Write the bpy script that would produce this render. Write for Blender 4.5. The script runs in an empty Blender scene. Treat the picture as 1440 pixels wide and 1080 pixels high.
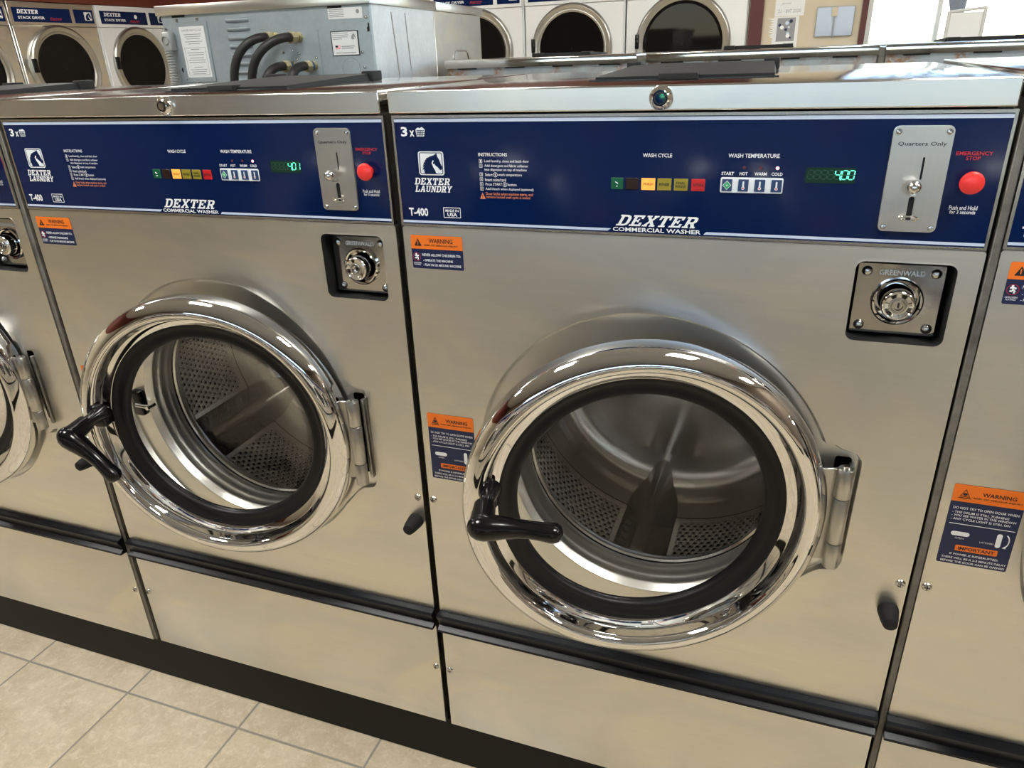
import bpy, bmesh, math, random
from mathutils import Vector, Matrix
from mathutils.geometry import tessellate_polygon
S = bpy.context.scene
COL = S.collection
pi = math.pi
H = 1.02            # height of the top edge of a washer's front panel
P = 0.675           # pitch of the washer row

# ------------------------------------------------------------------ materials
def new_mat(name):
    m = bpy.data.materials.new(name); m.use_nodes = True
    nt = m.node_tree; b = nt.nodes.get('Principled BSDF')
    return m, nt, b
def N(nt, t, **kw):
    n = nt.nodes.new(t)
    for k, v in kw.items(): setattr(n, k, v)
    return n
def simple(name, col, rough=.5, metal=0., spec=.5, coat=0., emit=None, es=1.):
    m, nt, b = new_mat(name)
    b.inputs['Base Color'].default_value = (*col, 1)
    b.inputs['Roughness'].default_value = rough
    b.inputs['Metallic'].default_value = metal
    b.inputs['Specular IOR Level'].default_value = spec
    b.inputs['Coat Weight'].default_value = coat
    b.inputs['Coat Roughness'].default_value = .03
    if emit:
        b.inputs['Emission Color'].default_value = (*emit, 1); b.inputs['Emission Strength'].default_value = es
    return m
def math_n(nt, op, a, b=None, c=None, clamp=False):
    n = N(nt, 'ShaderNodeMath', operation=op); n.use_clamp = clamp
    for i, v in enumerate((a, b, c)):
        if v is None: continue
        if isinstance(v, (int, float)): n.inputs[i].default_value = v
        else: nt.links.new(v, n.inputs[i])
    return n.outputs[0]
def noise(nt, vec, scale, detail=3, rough=.5, dist=0.):
    n = N(nt, 'ShaderNodeTexNoise'); n.inputs['Scale'].default_value = scale
    n.inputs['Detail'].default_value = detail; n.inputs['Roughness'].default_value = rough
    n.inputs['Distortion'].default_value = dist
    nt.links.new(vec, n.inputs['Vector']); return n.outputs[0]
def mapping(nt, vec, scale=(1, 1, 1), loc=(0, 0, 0)):
    n = N(nt, 'ShaderNodeMapping'); n.inputs['Scale'].default_value = scale; n.inputs['Location'].default_value = loc
    nt.links.new(vec, n.inputs['Vector']); return n.outputs[0]
def rng(nt, v, a, b, c, d):
    n = N(nt, 'ShaderNodeMapRange'); n.clamp = True
    for i, x in enumerate((a, b, c, d)): n.inputs[i+1].default_value = x
    nt.links.new(v, n.inputs[0]); return n.outputs[0]
def mixc(nt, fac, a, b):
    n = N(nt, 'ShaderNodeMix', data_type='RGBA')
    if isinstance(fac, (int, float)): n.inputs[0].default_value = fac
    else: nt.links.new(fac, n.inputs[0])
    for i, v in ((6, a), (7, b)):
        if isinstance(v, tuple): n.inputs[i].default_value = (*v, 1)
        else: nt.links.new(v, n.inputs[i])
    return n.outputs[2]
def bump(nt, h, strength, dist=.001):
    n = N(nt, 'ShaderNodeBump'); n.inputs['Strength'].default_value = strength; n.inputs['Distance'].default_value = dist
    nt.links.new(h, n.inputs['Height']); return n.outputs[0]

def steel(name, col=(.74, .735, .71), r0=.2, r1=.36, grain=(3, 1, 230), gs=0., an=.3, smudge=1., radial=False):
    m, nt, b = new_mat(name); L = nt.links
    tc = N(nt, 'ShaderNodeTexCoord').outputs['Object']
    g = noise(nt, mapping(nt, tc, grain), 1.0, 4, .6)
    s = noise(nt, tc, 5.5, 3, .5, 1.4)
    s2 = noise(nt, mapping(nt, tc, (1, 1, 2.2)), 2.6, 3, .5, 2.2)
    r = math_n(nt, 'ADD', rng(nt, s, .25, .8, r0, r1), math_n(nt, 'MULTIPLY', math_n(nt, 'SUBTRACT', g, .5), .015))
    L.new(r, b.inputs['Roughness'])
    c = mixc(nt, rng(nt, s, .3, .75, 0, .42*smudge), col, tuple(x*.82 for x in col))
    c = mixc(nt, rng(nt, s2, .40, .66, 0, .8*smudge), c, (col[0]*1.13, col[1]*1.08, col[2]*.97))
    c = mixc(nt, rng(nt, g, .3, .7, 0, .12), c, tuple(x*.72 for x in col))
    L.new(c, b.inputs['Base Color'])
    b.inputs['Metallic'].default_value = 1
    b.inputs['Anisotropic'].default_value = an
    cz = N(nt, 'ShaderNodeCombineXYZ'); cz.inputs[2].default_value = 1; tg = cz.outputs[0]
    if radial:
        tn = N(nt, 'ShaderNodeTangent', direction_type='RADIAL', axis='Y'); tg = tn.outputs[0]; b.inputs['Anisotropic Rotation'].default_value = .25
    L.new(tg, b.inputs['Tangent'])
    if gs: L.new(bump(nt, g, gs), b.inputs['Normal'])
    return m

M = {}
M['steel'] = steel('brushed_stainless_steel', r0=.295, r1=.335)
M['steel_lid'] = steel('stainless_lid', r0=.10, r1=.15, gs=.004, smudge=.5, an=0.)
M['steel_smooth'] = steel('spun_steel', col=(.72, .71, .69), r0=.13, r1=.20, grain=(40, 40, 40), gs=0., an=0.)
M['steel_radial'] = steel('spun_drum_back', col=(.74, .73, .71), r0=.12, r1=.18, grain=(40, 40, 40), gs=0., an=.85, radial=True)
M['steel_lip'] = steel('stainless_front_lip', r0=.295, r1=.33, an=.3)
M['tub_steel'] = steel('tub_mouth_steel', col=(.80, .79, .77), r0=.30, r1=.34, grain=(40, 40, 40), gs=0., an=0.)
M['chrome'] = simple('polished_chrome', (.80, .79, .77), .035, 1)
M['chrome_dull'] = simple('satin_metal', (.60, .59, .56), .22, 1)
M['hinge_steel'] = simple('hinge_steel', (.50, .49, .46), .3, 1)
M['plate_chrome'] = simple('bright_plate', (.62, .61, .59), .10, 1)
M['plate_steel'] = steel('scratched_coin_plate', col=(.60, .585, .56), r0=.30, r1=.38, grain=(300, 1, 20), gs=0., an=0.)
M['rubber'] = simple('black_rubber', (.008, .008, .009), .42, spec=.28)
M['rubber_matte'] = simple('dull_black_rubber', (.013, .013, .014), .6, spec=.25)
M['plastic'] = simple('black_plastic', (.004, .004, .005), .16, spec=.4)
M['trim_black'] = simple('black_trim', (.008, .010, .015), .35, spec=.3)
M['black'] = simple('dark_void', (.004, .004, .004), .8)
M['blue'] = simple('navy_panel', (.0014, .011, .062), .10, spec=.42)
M['navy'] = simple('navy_label', (.006, .014, .065), .35)
M['white'] = simple('white_print', (.86, .88, .90), .5)
M['lblue'] = simple('pale_blue_print', (.58, .66, .82), .5)
M['orange'] = simple('orange_label', (.90, .19, .012), .4)
M['orange_txt'] = simple('orange_print', (.85, .26, .10), .5)
M['red_txt'] = simple('red_print', (.50, .018, .03), .5)
M['ink'] = simple('black_print', (.012, .012, .015), .4)
M['btn_red'] = simple('red_button', (.85, .035, .03), .35)
M['btn_navy'] = simple('membrane_button', (.02, .05, .14), .3)
M['green'] = simple('green_print', (.05, .45, .16), .4)
M['ind_green'] = simple('green_window', (.003, .10, .04), .25)
M['ind_dark'] = simple('dark_window', (.02, .007, .004), .25)
M['ind_wash'] = simple('lit_orange_window', (.8, .3, .05), .3, emit=(1., .36, .05), es=.55)
M['ind_rinse'] = simple('amber_window', (.30, .24, .02), .3)
M['ind_spin'] = simple('red_window', (.55, .012, .015), .3)
M['lcd'] = simple('display_window', (.004, .032, .018), .15)
M['seg_off'] = simple('unlit_segments', (.008, .065, .036), .3)
M['seg_on'] = simple('lit_segments', (.1, .8, .5), .3, emit=(.16, 1., .62), es=.9)
M['led_on'] = simple('lit_led', (1, .5, .5), .3, emit=(1., .35, .33), es=3.)
M['led_off'] = simple('unlit_led', (.10, .01, .015), .3)
M['galv_white'] = simple('paper_label', (.75, .76, .77), .5)
M['plinth'] = simple('black_painted_plinth', (.006, .006, .005), .5, spec=.18)
M['grey_txt'] = simple('grey_print', (.28, .28, .30), .5)
M['brass'] = simple('brass_fitting', (.62, .50, .28), .3, 1)
M['hose'] = simple('black_hose', (.022, .021, .022), .42)
M['blue_ring'] = simple('blue_plastic_ring', (.02, .12, .42), .4)
M['conduit'] = simple('grey_conduit', (.42, .43, .43), .4, .3)
M['white_enamel'] = simple('white_enamel', (.74, .75, .76), .3, coat=.3)
M['dark_glass'] = simple('dark_dryer_glass', (.006, .005, .005), .04, spec=.15)
M['blue_strip'] = simple('navy_header_strip', (.002, .012, .065), .2, spec=.2)
M['maroon'] = simple('maroon_paint', (.085, .016, .016), .5)
M['maroon_wall'] = simple('dark_red_wall', (.13, .025, .012), .6)
M['mullion'] = simple('aluminium_mullion', (.62, .63, .62), .4, .2)

def cabinet_mat():
    m, nt, b = new_mat('cabinet_side'); L = nt.links
    tc = N(nt, 'ShaderNodeTexCoord').outputs['Object']
    s = noise(nt, tc, 60, 4, .7); s2 = noise(nt, tc, 9, 3, .6)
    c = mixc(nt, rng(nt, s, .3, .7, 0, 1), (.11, .10, .082), (.19, .178, .15))
    c = mixc(nt, rng(nt, s2, .55, .7, 0, .8), c, (.03, .027, .022))
    L.new(c, b.inputs['Base Color']); b.inputs['Roughness'].default_value = .5
    return m
M['cabinet'] = cabinet_mat()

def galv_mat(name, col, rust=0.):
    m, nt, b = new_mat(name); L = nt.links
    tc = N(nt, 'ShaderNodeTexCoord').outputs['Object']
    v = N(nt, 'ShaderNodeTexVoronoi'); v.inputs['Scale'].default_value = 70; L.new(tc, v.inputs['Vector'])
    n1 = noise(nt, tc, 7, 5, .65)
    c = mixc(nt, rng(nt, v.outputs['Distance'], 0, .8, 0, .5), col, tuple(x*.82 for x in col))
    c = mixc(nt, rng(nt, n1, .4, .7, 0, .45), c, tuple(x*1.25 for x in col))
    b.inputs['Metallic'].default_value = .55; b.inputs['Roughness'].default_value = .42
    if rust:
        n2 = noise(nt, mapping(nt, tc, (1, 1, .5)), 6, 3, .6)
        n3 = noise(nt, tc, 90, 4, .7)
        f = math_n(nt, 'MULTIPLY', rng(nt, n2, .50, .60, 0, 1), rng(nt, n3, .38, .55, 0, 1))
        c = mixc(nt, f, c, (.30, .15, .07))
        L.new(math_n(nt, 'SUBTRACT', .55, math_n(nt, 'MULTIPLY', f, .5)), b.inputs['Metallic'])
    L.new(c, b.inputs['Base Color'])
    return m
M['galv'] = galv_mat('galvanised_steel', (.40, .46, .50))
M['galv_rust'] = galv_mat('rusty_galvanised_steel', (.38, .40, .41), 1)
M['galv_side'] = galv_mat('pale_galvanised_side', (.70, .72, .74))

def drum_mat():
    m, nt, b = new_mat('perforated_drum_steel'); L = nt.links
    tc = N(nt, 'ShaderNodeTexCoord').outputs['Object']
    sp = N(nt, 'ShaderNodeSeparateXYZ'); L.new(tc, sp.inputs[0])
    x, y, z = sp.outputs
    th = math_n(nt, 'ARCTAN2', z, x)
    pit = .0118; R = .262
    v = math_n(nt, 'DIVIDE', y, pit*.866)
    row = math_n(nt, 'FLOOR', v)
    par = math_n(nt, 'MULTIPLY', math_n(nt, 'FLOORED_MODULO', row, 2.), .5)
    u = math_n(nt, 'ADD', math_n(nt, 'MULTIPLY', th, R/pit), par)
    du = math_n(nt, 'SUBTRACT', math_n(nt, 'FRACT', u), .5)
    dv = math_n(nt, 'MULTIPLY', math_n(nt, 'SUBTRACT', math_n(nt, 'FRACT', v), .5), .866)
    d = math_n(nt, 'SQRT', math_n(nt, 'ADD', math_n(nt, 'MULTIPLY', du, du), math_n(nt, 'MULTIPLY', dv, dv)))
    # holes lie in a band in depth, in six patches round the wall
    band = math_n(nt, 'MULTIPLY', math_n(nt, 'GREATER_THAN', y, .135), math_n(nt, 'LESS_THAN', y, .290))
    sect = math_n(nt, 'ABSOLUTE', math_n(nt, 'SUBTRACT', math_n(nt, 'FRACT', math_n(nt, 'DIVIDE', math_n(nt, 'ADD', th, 2*pi), 2*pi/3)), .5))
    band = math_n(nt, 'MULTIPLY', band, math_n(nt, 'LESS_THAN', sect, .40))
    hole = math_n(nt, 'MULTIPLY', rng(nt, d, .24, .29, 1, 0), band)
    dim = math_n(nt, 'MULTIPLY', rng(nt, d, .22, .46, 1, 0), band)
    n1 = noise(nt, tc, 6, 3, .5)
    c = mixc(nt, rng(nt, n1, .3, .7, 0, 1), (.74, .73, .71), (.62, .61, .59))
    seam = math_n(nt, 'LESS_THAN', math_n(nt, 'ABSOLUTE', math_n(nt, 'SUBTRACT', y, .306)), .0012)
    c = mixc(nt, seam, c, (.01, .01, .01))
    c = mixc(nt, hole, c, (.004, .004, .004))
    L.new(c, b.inputs['Base Color'])
    L.new(math_n(nt, 'SUBTRACT', 1., hole), b.inputs['Metallic'])
    L.new(math_n(nt, 'ADD', .20, math_n(nt, 'MULTIPLY', hole, .6)), b.inputs['Roughness'])
    L.new(bump(nt, math_n(nt, 'SUBTRACT', 1., dim), .6, .002), b.inputs['Normal'])
    return m
M['drum'] = drum_mat()
def glass_mat(name, tint=(.98, .985, .985), ior=1.22):
    m, nt, b = new_mat(name); L = nt.links
    nt.nodes.remove(b)
    t = N(nt, 'ShaderNodeBsdfTransparent'); t.inputs[0].default_value = (*tint, 1)
    g = N(nt, 'ShaderNodeBsdfGlossy'); g.inputs['Roughness'].default_value = .02
    f = N(nt, 'ShaderNodeFresnel'); f.inputs['IOR'].default_value = ior
    mx = N(nt, 'ShaderNodeMixShader')
    L.new(f.outputs[0], mx.inputs[0]); L.new(t.outputs[0], mx.inputs[1]); L.new(g.outputs[0], mx.inputs[2])
    L.new(mx.outputs[0], nt.nodes['Material Output'].inputs[0])
    return m
M['glass'] = glass_mat('clear_door_glass')
M['pane'] = glass_mat('window_pane', (.97, .98, .99))
M['plastic_sheet'] = glass_mat('clear_plastic_sleeve', (.80, .86, .95))

def floor_mat():
    m, nt, b = new_mat('ceramic_floor_tiles'); L = nt.links
    geo = N(nt, 'ShaderNodeNewGeometry').outputs['Position']
    sp = N(nt, 'ShaderNodeSeparateXYZ'); L.new(geo, sp.inputs[0])
    T = .289
    ux = math_n(nt, 'DIVIDE', math_n(nt, 'ADD', sp.outputs[0], .744+T*40), T)
    uy = math_n(nt, 'DIVIDE', math_n(nt, 'ADD', sp.outputs[1], .056+T*40), T)
    def edge(u):
        f = math_n(nt, 'FRACT', u)
        return math_n(nt, 'MINIMUM', f, math_n(nt, 'SUBTRACT', 1., f))
    e = math_n(nt, 'MINIMUM', edge(ux), edge(uy))
    wob = noise(nt, geo, 120, 2, .5)
    e = math_n(nt, 'ADD', e, math_n(nt, 'MULTIPLY', math_n(nt, 'SUBTRACT', wob, .5), .004))
    gm = rng(nt, e, .006, .010, 1, 0)
    # each tile samples its own piece of the mottling
    off = N(nt, 'ShaderNodeCombineXYZ')
    L.new(math_n(nt, 'MULTIPLY', math_n(nt, 'FLOOR', ux), 3.7), off.inputs[0]); L.new(math_n(nt, 'MULTIPLY', math_n(nt, 'FLOOR', uy), 5.3), off.inputs[1])
    add = N(nt, 'ShaderNodeVectorMath', operation='ADD'); L.new(geo, add.inputs[0]); L.new(off.outputs[0], add.inputs[1])
    pv = add.outputs[0]
    n1 = noise(nt, pv, 9, 6, .7, .6); n2 = noise(nt, pv, 48, 6, .72, .5); n3 = noise(nt, pv, 160, 3, .6)
    c = mixc(nt, rng(nt, n1, .38, .64, 0, 1), (.60, .515, .385), (.47, .39, .27))
    c = mixc(nt, rng(nt, n2, .50, .62, 0, .55), c, (.70, .62, .49))
    c = mixc(nt, rng(nt, n3, .52, .68, 0, .35), c, (.42, .32, .20))
    c = mixc(nt, gm, c, (.27, .245, .21))
    L.new(c, b.inputs['Base Color'])
    L.new(math_n(nt, 'ADD', rng(nt, n2, .3, .7, .30, .42), math_n(nt, 'MULTIPLY', gm, .4)), b.inputs['Roughness'])
    h = math_n(nt, 'ADD', math_n(nt, 'MULTIPLY', math_n(nt, 'SUBTRACT', 1., gm), 1.), math_n(nt, 'MULTIPLY', n2, .12))
    L.new(bump(nt, h, .5, .002), b.inputs['Normal'])
    return m
M['floor'] = floor_mat()
def wall_mat(name, col, amt=.06):
    m, nt, b = new_mat(name); L = nt.links
    geo = N(nt, 'ShaderNodeNewGeometry').outputs['Position']
    n = noise(nt, geo, 3, 4, .6)
    L.new(mixc(nt, rng(nt, n, .3, .7, 0, 1), col, tuple(x*(1-amt*2) for x in col)), b.inputs['Base Color'])
    b.inputs['Roughness'].default_value = .65
    return m
M['asphalt'] = wall_mat('asphalt', (.07, .07, .072))
M['wall'] = wall_mat('beige_wall', (.62, .54, .40))
M['wall_white'] = wall_mat('off_white_wall', (.62, .60, .54))
M['wall_dark'] = wall_mat('brown_panelled_wall', (.20, .15, .11))
def ceil_mat():
    m, nt, b = new_mat('ceiling_tiles'); L = nt.links
    geo = N(nt, 'ShaderNodeNewGeometry').outputs['Position']
    br = N(nt, 'ShaderNodeTexBrick'); br.offset = 0; br.inputs['Scale'].default_value = 1
    br.inputs['Brick Width'].default_value = .61; br.inputs['Row Height'].default_value = .61; br.inputs['Mortar Size'].default_value = .012
    br.inputs['Color1'].default_value = (.55, .545, .53, 1); br.inputs['Color2'].default_value = (.50, .495, .48, 1); br.inputs['Mortar'].default_value = (.5, .5, .48, 1)
    L.new(geo, br.inputs['Vector']); L.new(br.outputs[0], b.inputs['Base Color']); b.inputs['Roughness'].default_value = .8
    return m
M['ceiling'] = ceil_mat()
M['lamp'] = simple('lamp_diffuser', (.9, .9, .88), .5, emit=(1., .995, .94), es=31.)
# ------------------------------------------------------------------ geometry helpers
class MB:
    """collects geometry with material slots, then links it as ONE mesh object"""
    def __init__(s): s.v = []; s.f = []; s.m = []; s.sm = []; s.mats = []
    def mi(s, m):
        m = M[m] if isinstance(m, str) else m
        if m not in s.mats: s.mats.append(m)
        return s.mats.index(m)
    def add(s, vs, fs, m, smooth=False):
        o = len(s.v); k = s.mi(m)
        s.v += [tuple(v) for v in vs]
        for f in fs: s.f.append(tuple(i+o for i in f)); s.m.append(k); s.sm.append(smooth)
        return s
    def box(s, a, b, m, bev=0., seg=2):
        bm = bmesh.new(); bmesh.ops.create_cube(bm, size=1)
        for v in bm.verts:
            v.co = Vector([(a[i]+b[i])/2+v.co[i]*abs(b[i]-a[i]) for i in range(3)])
        if bev > 0:
            bmesh.ops.bevel(bm, geom=bm.edges[:], offset=bev, segments=seg, profile=.5, affect='EDGES')
        bm.verts.ensure_lookup_table()
        s.add([v.co for v in bm.verts], [[v.index for v in f.verts] for f in bm.faces], m, bev > 0); bm.free(); return s
    def lathe(s, prof, m, c=(0, 0, 0), seg=96, axis='y', smooth=True, cap=False, a0=0, a1=2*pi):
        """prof: (radius, position along axis)"""
        full = abs(a1-a0-2*pi) < 1e-6; n = seg if full else seg+1
        vs = []; fs = []
        for r, t in prof:
            for i in range(n):
                a = a0+(a1-a0)*i/seg; p, q = r*math.cos(a), r*math.sin(a)
                vs.append((c[0]+p, c[1]+t, c[2]+q) if axis == 'y' else ((c[0]+p, c[1]+q, c[2]+t) if axis == 'z' else (c[0]+t, c[1]+p, c[2]+q)))
        for j in range(len(prof)-1):
            for i in range(seg):
                i2 = (i+1) % n
                fs.append((j*n+i, j*n+i2, (j+1)*n+i2, (j+1)*n+i))
        if cap:
            fs.append(tuple(range(n))); fs.append(tuple((len(prof)-1)*n+i for i in range(n)))
        return s.add(vs, fs, m, smooth)
    def poly(s, loops, y, m, y2=None, flip=False):
        """filled outline(s) in the x-z plane at depth y, with walls back to y2"""
        V = [[Vector((p[0], p[1], 0)) for p in l] for l in loops]
        tris = tessellate_polygon(V)
        pts = [(p[0], y, p[1]) for l in loops for p in l]
        s.add(pts, tris, m)
        if y2 is not None:
            o = 0
            for l in loops:
                n = len(l)
                s.add([(p[0], y, p[1]) for p in l]+[(p[0], y2, p[1]) for p in l], [(i, (i+1) % n, n+(i+1) % n, n+i) for i in range(n)], m)
        return s
    def text(s, body, x0, x1, z0, z1, y, m, bold=0., shear=0., align=None):
        vs, fs = glyphs(body, bold, shear)
        if not vs: return s
        ax = min(v[0] for v in vs); bx = max(v[0] for v in vs); az = min(v[1] for v in vs); bz = max(v[1] for v in vs)
        kx = (x1-x0)/(bx-ax); kz = (z1-z0)/(bz-az)
        return s.add([(x0+(v[0]-ax)*kx, y, z0+(v[1]-az)*kz) for v in vs], fs, m)
    def tube(s, pts, rad, m, seg=16, squash=None, caps=True):
        pts = [Vector(p) for p in pts]; n = len(pts)
        if isinstance(rad, (int, float)): rad = [rad]*n
        vs = []; fs = []; up = None
        for i, p in enumerate(pts):
            t = (pts[min(i+1, n-1)]-pts[max(i-1, 0)]).normalized()
            if up is None:
                up = Vector((0, 0, 1)) if abs(t.z) < .9 else Vector((1, 0, 0))
            up = (up-t*up.dot(t)).normalized(); sd = t.cross(up)
            for k in range(seg):
                a = 2*pi*k/seg; q = squash or 1.
                vs.append(p+(up*math.cos(a)+sd*math.sin(a)*q)*rad[i])
        for j in range(n-1):
            for k in range(seg):
                k2 = (k+1) % seg; fs.append((j*seg+k, j*seg+k2, (j+1)*seg+k2, (j+1)*seg+k))
        if caps: fs.append(tuple(range(seg))[::-1]); fs.append(tuple((n-1)*seg+k for k in range(seg)))
        return s.add(vs, fs, m, True)
    def ball(s, c, r, m, sc=(1, 1, 1), seg=24):
        prof = [(math.sin(pi*i/12)*r+1e-6, -math.cos(pi*i/12)*r) for i in range(13)]
        t = MB(); t.lathe(prof, m, (0, 0, 0), seg)
        return s.add([(c[0]+v[0]*sc[0], c[1]+v[1]*sc[1], c[2]+v[2]*sc[2]) for v in t.v], t.f, m, True)
    def merge(s, o, mat4):
        for k, m in enumerate(o.mats):
            fs = [(f, sm) for f, mm, sm in zip(o.f, o.m, o.sm) if mm == k]
            s_o = len(s.v); kk = s.mi(m)
        base = len(s.v); s.v += [tuple(mat4 @ Vector(v)) for v in o.v]
        for f, mm, sm in zip(o.f, o.m, o.sm):
            s.f.append(tuple(i+base for i in f)); s.m.append(s.mi(o.mats[mm])); s.sm.append(sm)
        return s
    def mesh(s, name, angle=40):
        me = bpy.data.meshes.new(name); me.from_pydata(s.v, [], s.f)
        for m in s.mats: me.materials.append(m)
        me.polygons.foreach_set('material_index', s.m); me.polygons.foreach_set('use_smooth', s.sm)
        bm = bmesh.new(); bm.from_mesh(me)
        bmesh.ops.recalc_face_normals(bm, faces=bm.faces); bm.to_mesh(me); bm.free()
        me.set_sharp_from_angle(angle=math.radians(angle))
        me.update(); return me
    def build(s, name, parent=None, angle=40, loc=None):
        return link(name, s.mesh(name, angle), parent, loc)
def link(name, me, parent=None, loc=None):
    o = bpy.data.objects.new(name, me); COL.objects.link(o)
    if parent: o.parent = parent
    if loc: o.location = loc
    return o
_g = {}
def glyphs(body, bold, shear):
    k = (body, bold, shear)
    if k not in _g:
        c = bpy.data.curves.new('t', 'FONT'); c.body = body; c.size = 1; c.offset = bold; c.shear = shear; c.resolution_u = 2
        c.fill_mode = 'FRONT'
        o = bpy.data.objects.new('t', c); COL.objects.link(o)
        bpy.context.view_layer.update()
        me = bpy.data.meshes.new_from_object(o.evaluated_get(bpy.context.evaluated_depsgraph_get()))
        _g[k] = ([(v.co.x, v.co.y) for v in me.vertices], [tuple(p.vertices) for p in me.polygons])
        bpy.data.objects.remove(o); bpy.data.curves.remove(c); bpy.data.meshes.remove(me)
    return _g[k]
def thing(name, label, cat, loc=(0, 0, 0), rz=0, group=None):
    o = bpy.data.objects.new(name, None); COL.objects.link(o); o.location = loc; o.rotation_euler = (0, 0, rz)
    o.empty_display_size = .1
    return tag(o, label, cat, group)
def tag(o, label, cat, group=None, kind=None):
    o['label'] = label; o['category'] = cat
    if group: o['group'] = group
    if kind: o['kind'] = kind
    return o
def struct(o): o['kind'] = 'structure'; return o
def rrect(x0, x1, z0, z1, r, n=6):
    out = []
    for cx, cz, a in ((x1-r, z1-r, 0), (x0+r, z1-r, pi/2), (x0+r, z0+r, pi), (x1-r, z0+r, 3*pi/2)):
        out += [(cx+r*math.cos(a+pi/2*i/n), cz+r*math.sin(a+pi/2*i/n)) for i in range(n+1)]
    return out
def circ(cx, cz, r, n=24): return [(cx+r*math.cos(2*pi*i/n), cz+r*math.sin(2*pi*i/n)) for i in range(n)]
def rect(x0, x1, z0, z1): return [(x0, z0), (x1, z0), (x1, z1), (x0, z1)]

# slab-serif display capitals on a 1 x 1 cell, made of strokes
SL = {
 'D': ([[(0, 0), (.62, 0), (.85, .1), (.97, .3), (.97, .7), (.85, .9), (.62, 1), (0, 1), (0, .86), (.12, .86), (.12, .14), (0, .14)], [(.36, .16), (.36, .84), (.58, .84), (.7, .74), (.72, .5), (.7, .26), (.58, .16)]]),
 'E': ([[(0, 0), (.92, 0), (.92, .34), (.74, .34), (.70, .16), (.36, .16), (.36, .43), (.5, .43), (.52, .34), (.62, .34), (.62, .68), (.52, .68), (.5, .58), (.36, .58), (.36, .84), (.68, .84), (.72, .68), (.88, .68), (.9, 1), (0, 1), (0, .86), (.12, .86), (.12, .14), (0, .14)]]),
 'X': ([[(0, 0), (.4, 0), (.4, .13), (.32, .13), (.47, .36), (.64, .13), (.56, .13), (.56, 0), (1, 0), (1, .13), (.92, .13), (.62, .52), (.86, .87), (.96, .87), (.96, 1), (.58, 1), (.58, .87), (.64, .87), (.5, .66), (.36, .87), (.42, .87), (.42, 1), (.02, 1), (.02, .87), (.1, .87), (.36, .5), (.08, .13), (0, .13)]]),
 'T': ([[(.24, 0), (.76, 0), (.76, .14), (.63, .14), (.63, .84), (.78, .84), (.82, .64), (.96, .64), (.96, 1), (.04, 1), (.04, .64), (.18, .64), (.22, .84), (.37, .84), (.37, .14), (.24, .14)]]),
 'R': ([[(0, 0), (.46, 0), (.46, .14), (.36, .14), (.36, .38), (.48, .38), (.62, .14), (.62, 0), (1, 0), (1, .14), (.9, .14), (.74, .42), (.88, .54), (.9, .78), (.82, .93), (.62, 1), (0, 1), (0, .86), (.12, .86), (.12, .14), (0, .14)], [(.36, .54), (.36, .84), (.56, .84), (.64, .78), (.64, .6), (.56, .54)]]),
 'L': ([[(0, 0), (.9, 0), (.9, .42), (.74, .42), (.70, .16), (.38, .16), (.38, .86), (.5, .86), (.5, 1), (0, 1), (0, .86), (.13, .86), (.13, .14), (0, .14)]]),
 'A': ([[(0, 0), (.36, 0), (.36, .13), (.28, .13), (.33, .28), (.62, .28), (.67, .13), (.58, .13), (.58, 0), (1, 0), (1, .13), (.93, .13), (.62, 1), (.34, 1), (.06, .13), (0, .13)], [(.38, .42), (.48, .76), (.58, .42)]]),
 'U': ([[(.3, .02), (.7, .02), (.88, .2), (.88, .87), (.98, .87), (.98, 1), (.56, 1), (.56, .87), (.66, .87), (.66, .26), (.58, .16), (.44, .16), (.36, .26), (.36, .87), (.46, .87), (.46, 1), (0, 1), (0, .87), (.12, .87), (.12, .2)]]),
 'N': ([[(0, 0), (.4, 0), (.4, .13), (.3, .13), (.3, .66), (.7, 0), (.9, 0), (.9, .87), (1, .87), (1, 1), (.6, 1), (.6, .87), (.7, .87), (.7, .42), (.34, 1), (0, 1), (0, .87), (.12, .87), (.12, .13), (0, .13)]]),
 'Y': ([[(.28, 0), (.72, 0), (.72, .13), (.62, .13), (.62, .4), (.88, .87), (.98, .87), (.98, 1), (.6, 1), (.6, .87), (.66, .87), (.52, .6), (.38, .87), (.44, .87), (.44, 1), (.02, 1), (.02, .87), (.1, .87), (.37, .4), (.37, .13), (.28, .13)]]),
}
def slab(mb, word, x0, x1, z0, z1, y, m, slant=.25, gap=.06):
    n = len(word); w = (x1-x0-slant*(z1-z0))/(n+(n-1)*gap)
    for i, ch in enumerate(word):
        ox = x0+i*w*(1+gap)
        mb.poly([[(ox+p[0]*w+slant*(z1-z0)*p[1], z0+p[1]*(z1-z0)) for p in l] for l in SL[ch]], y, m)
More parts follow.
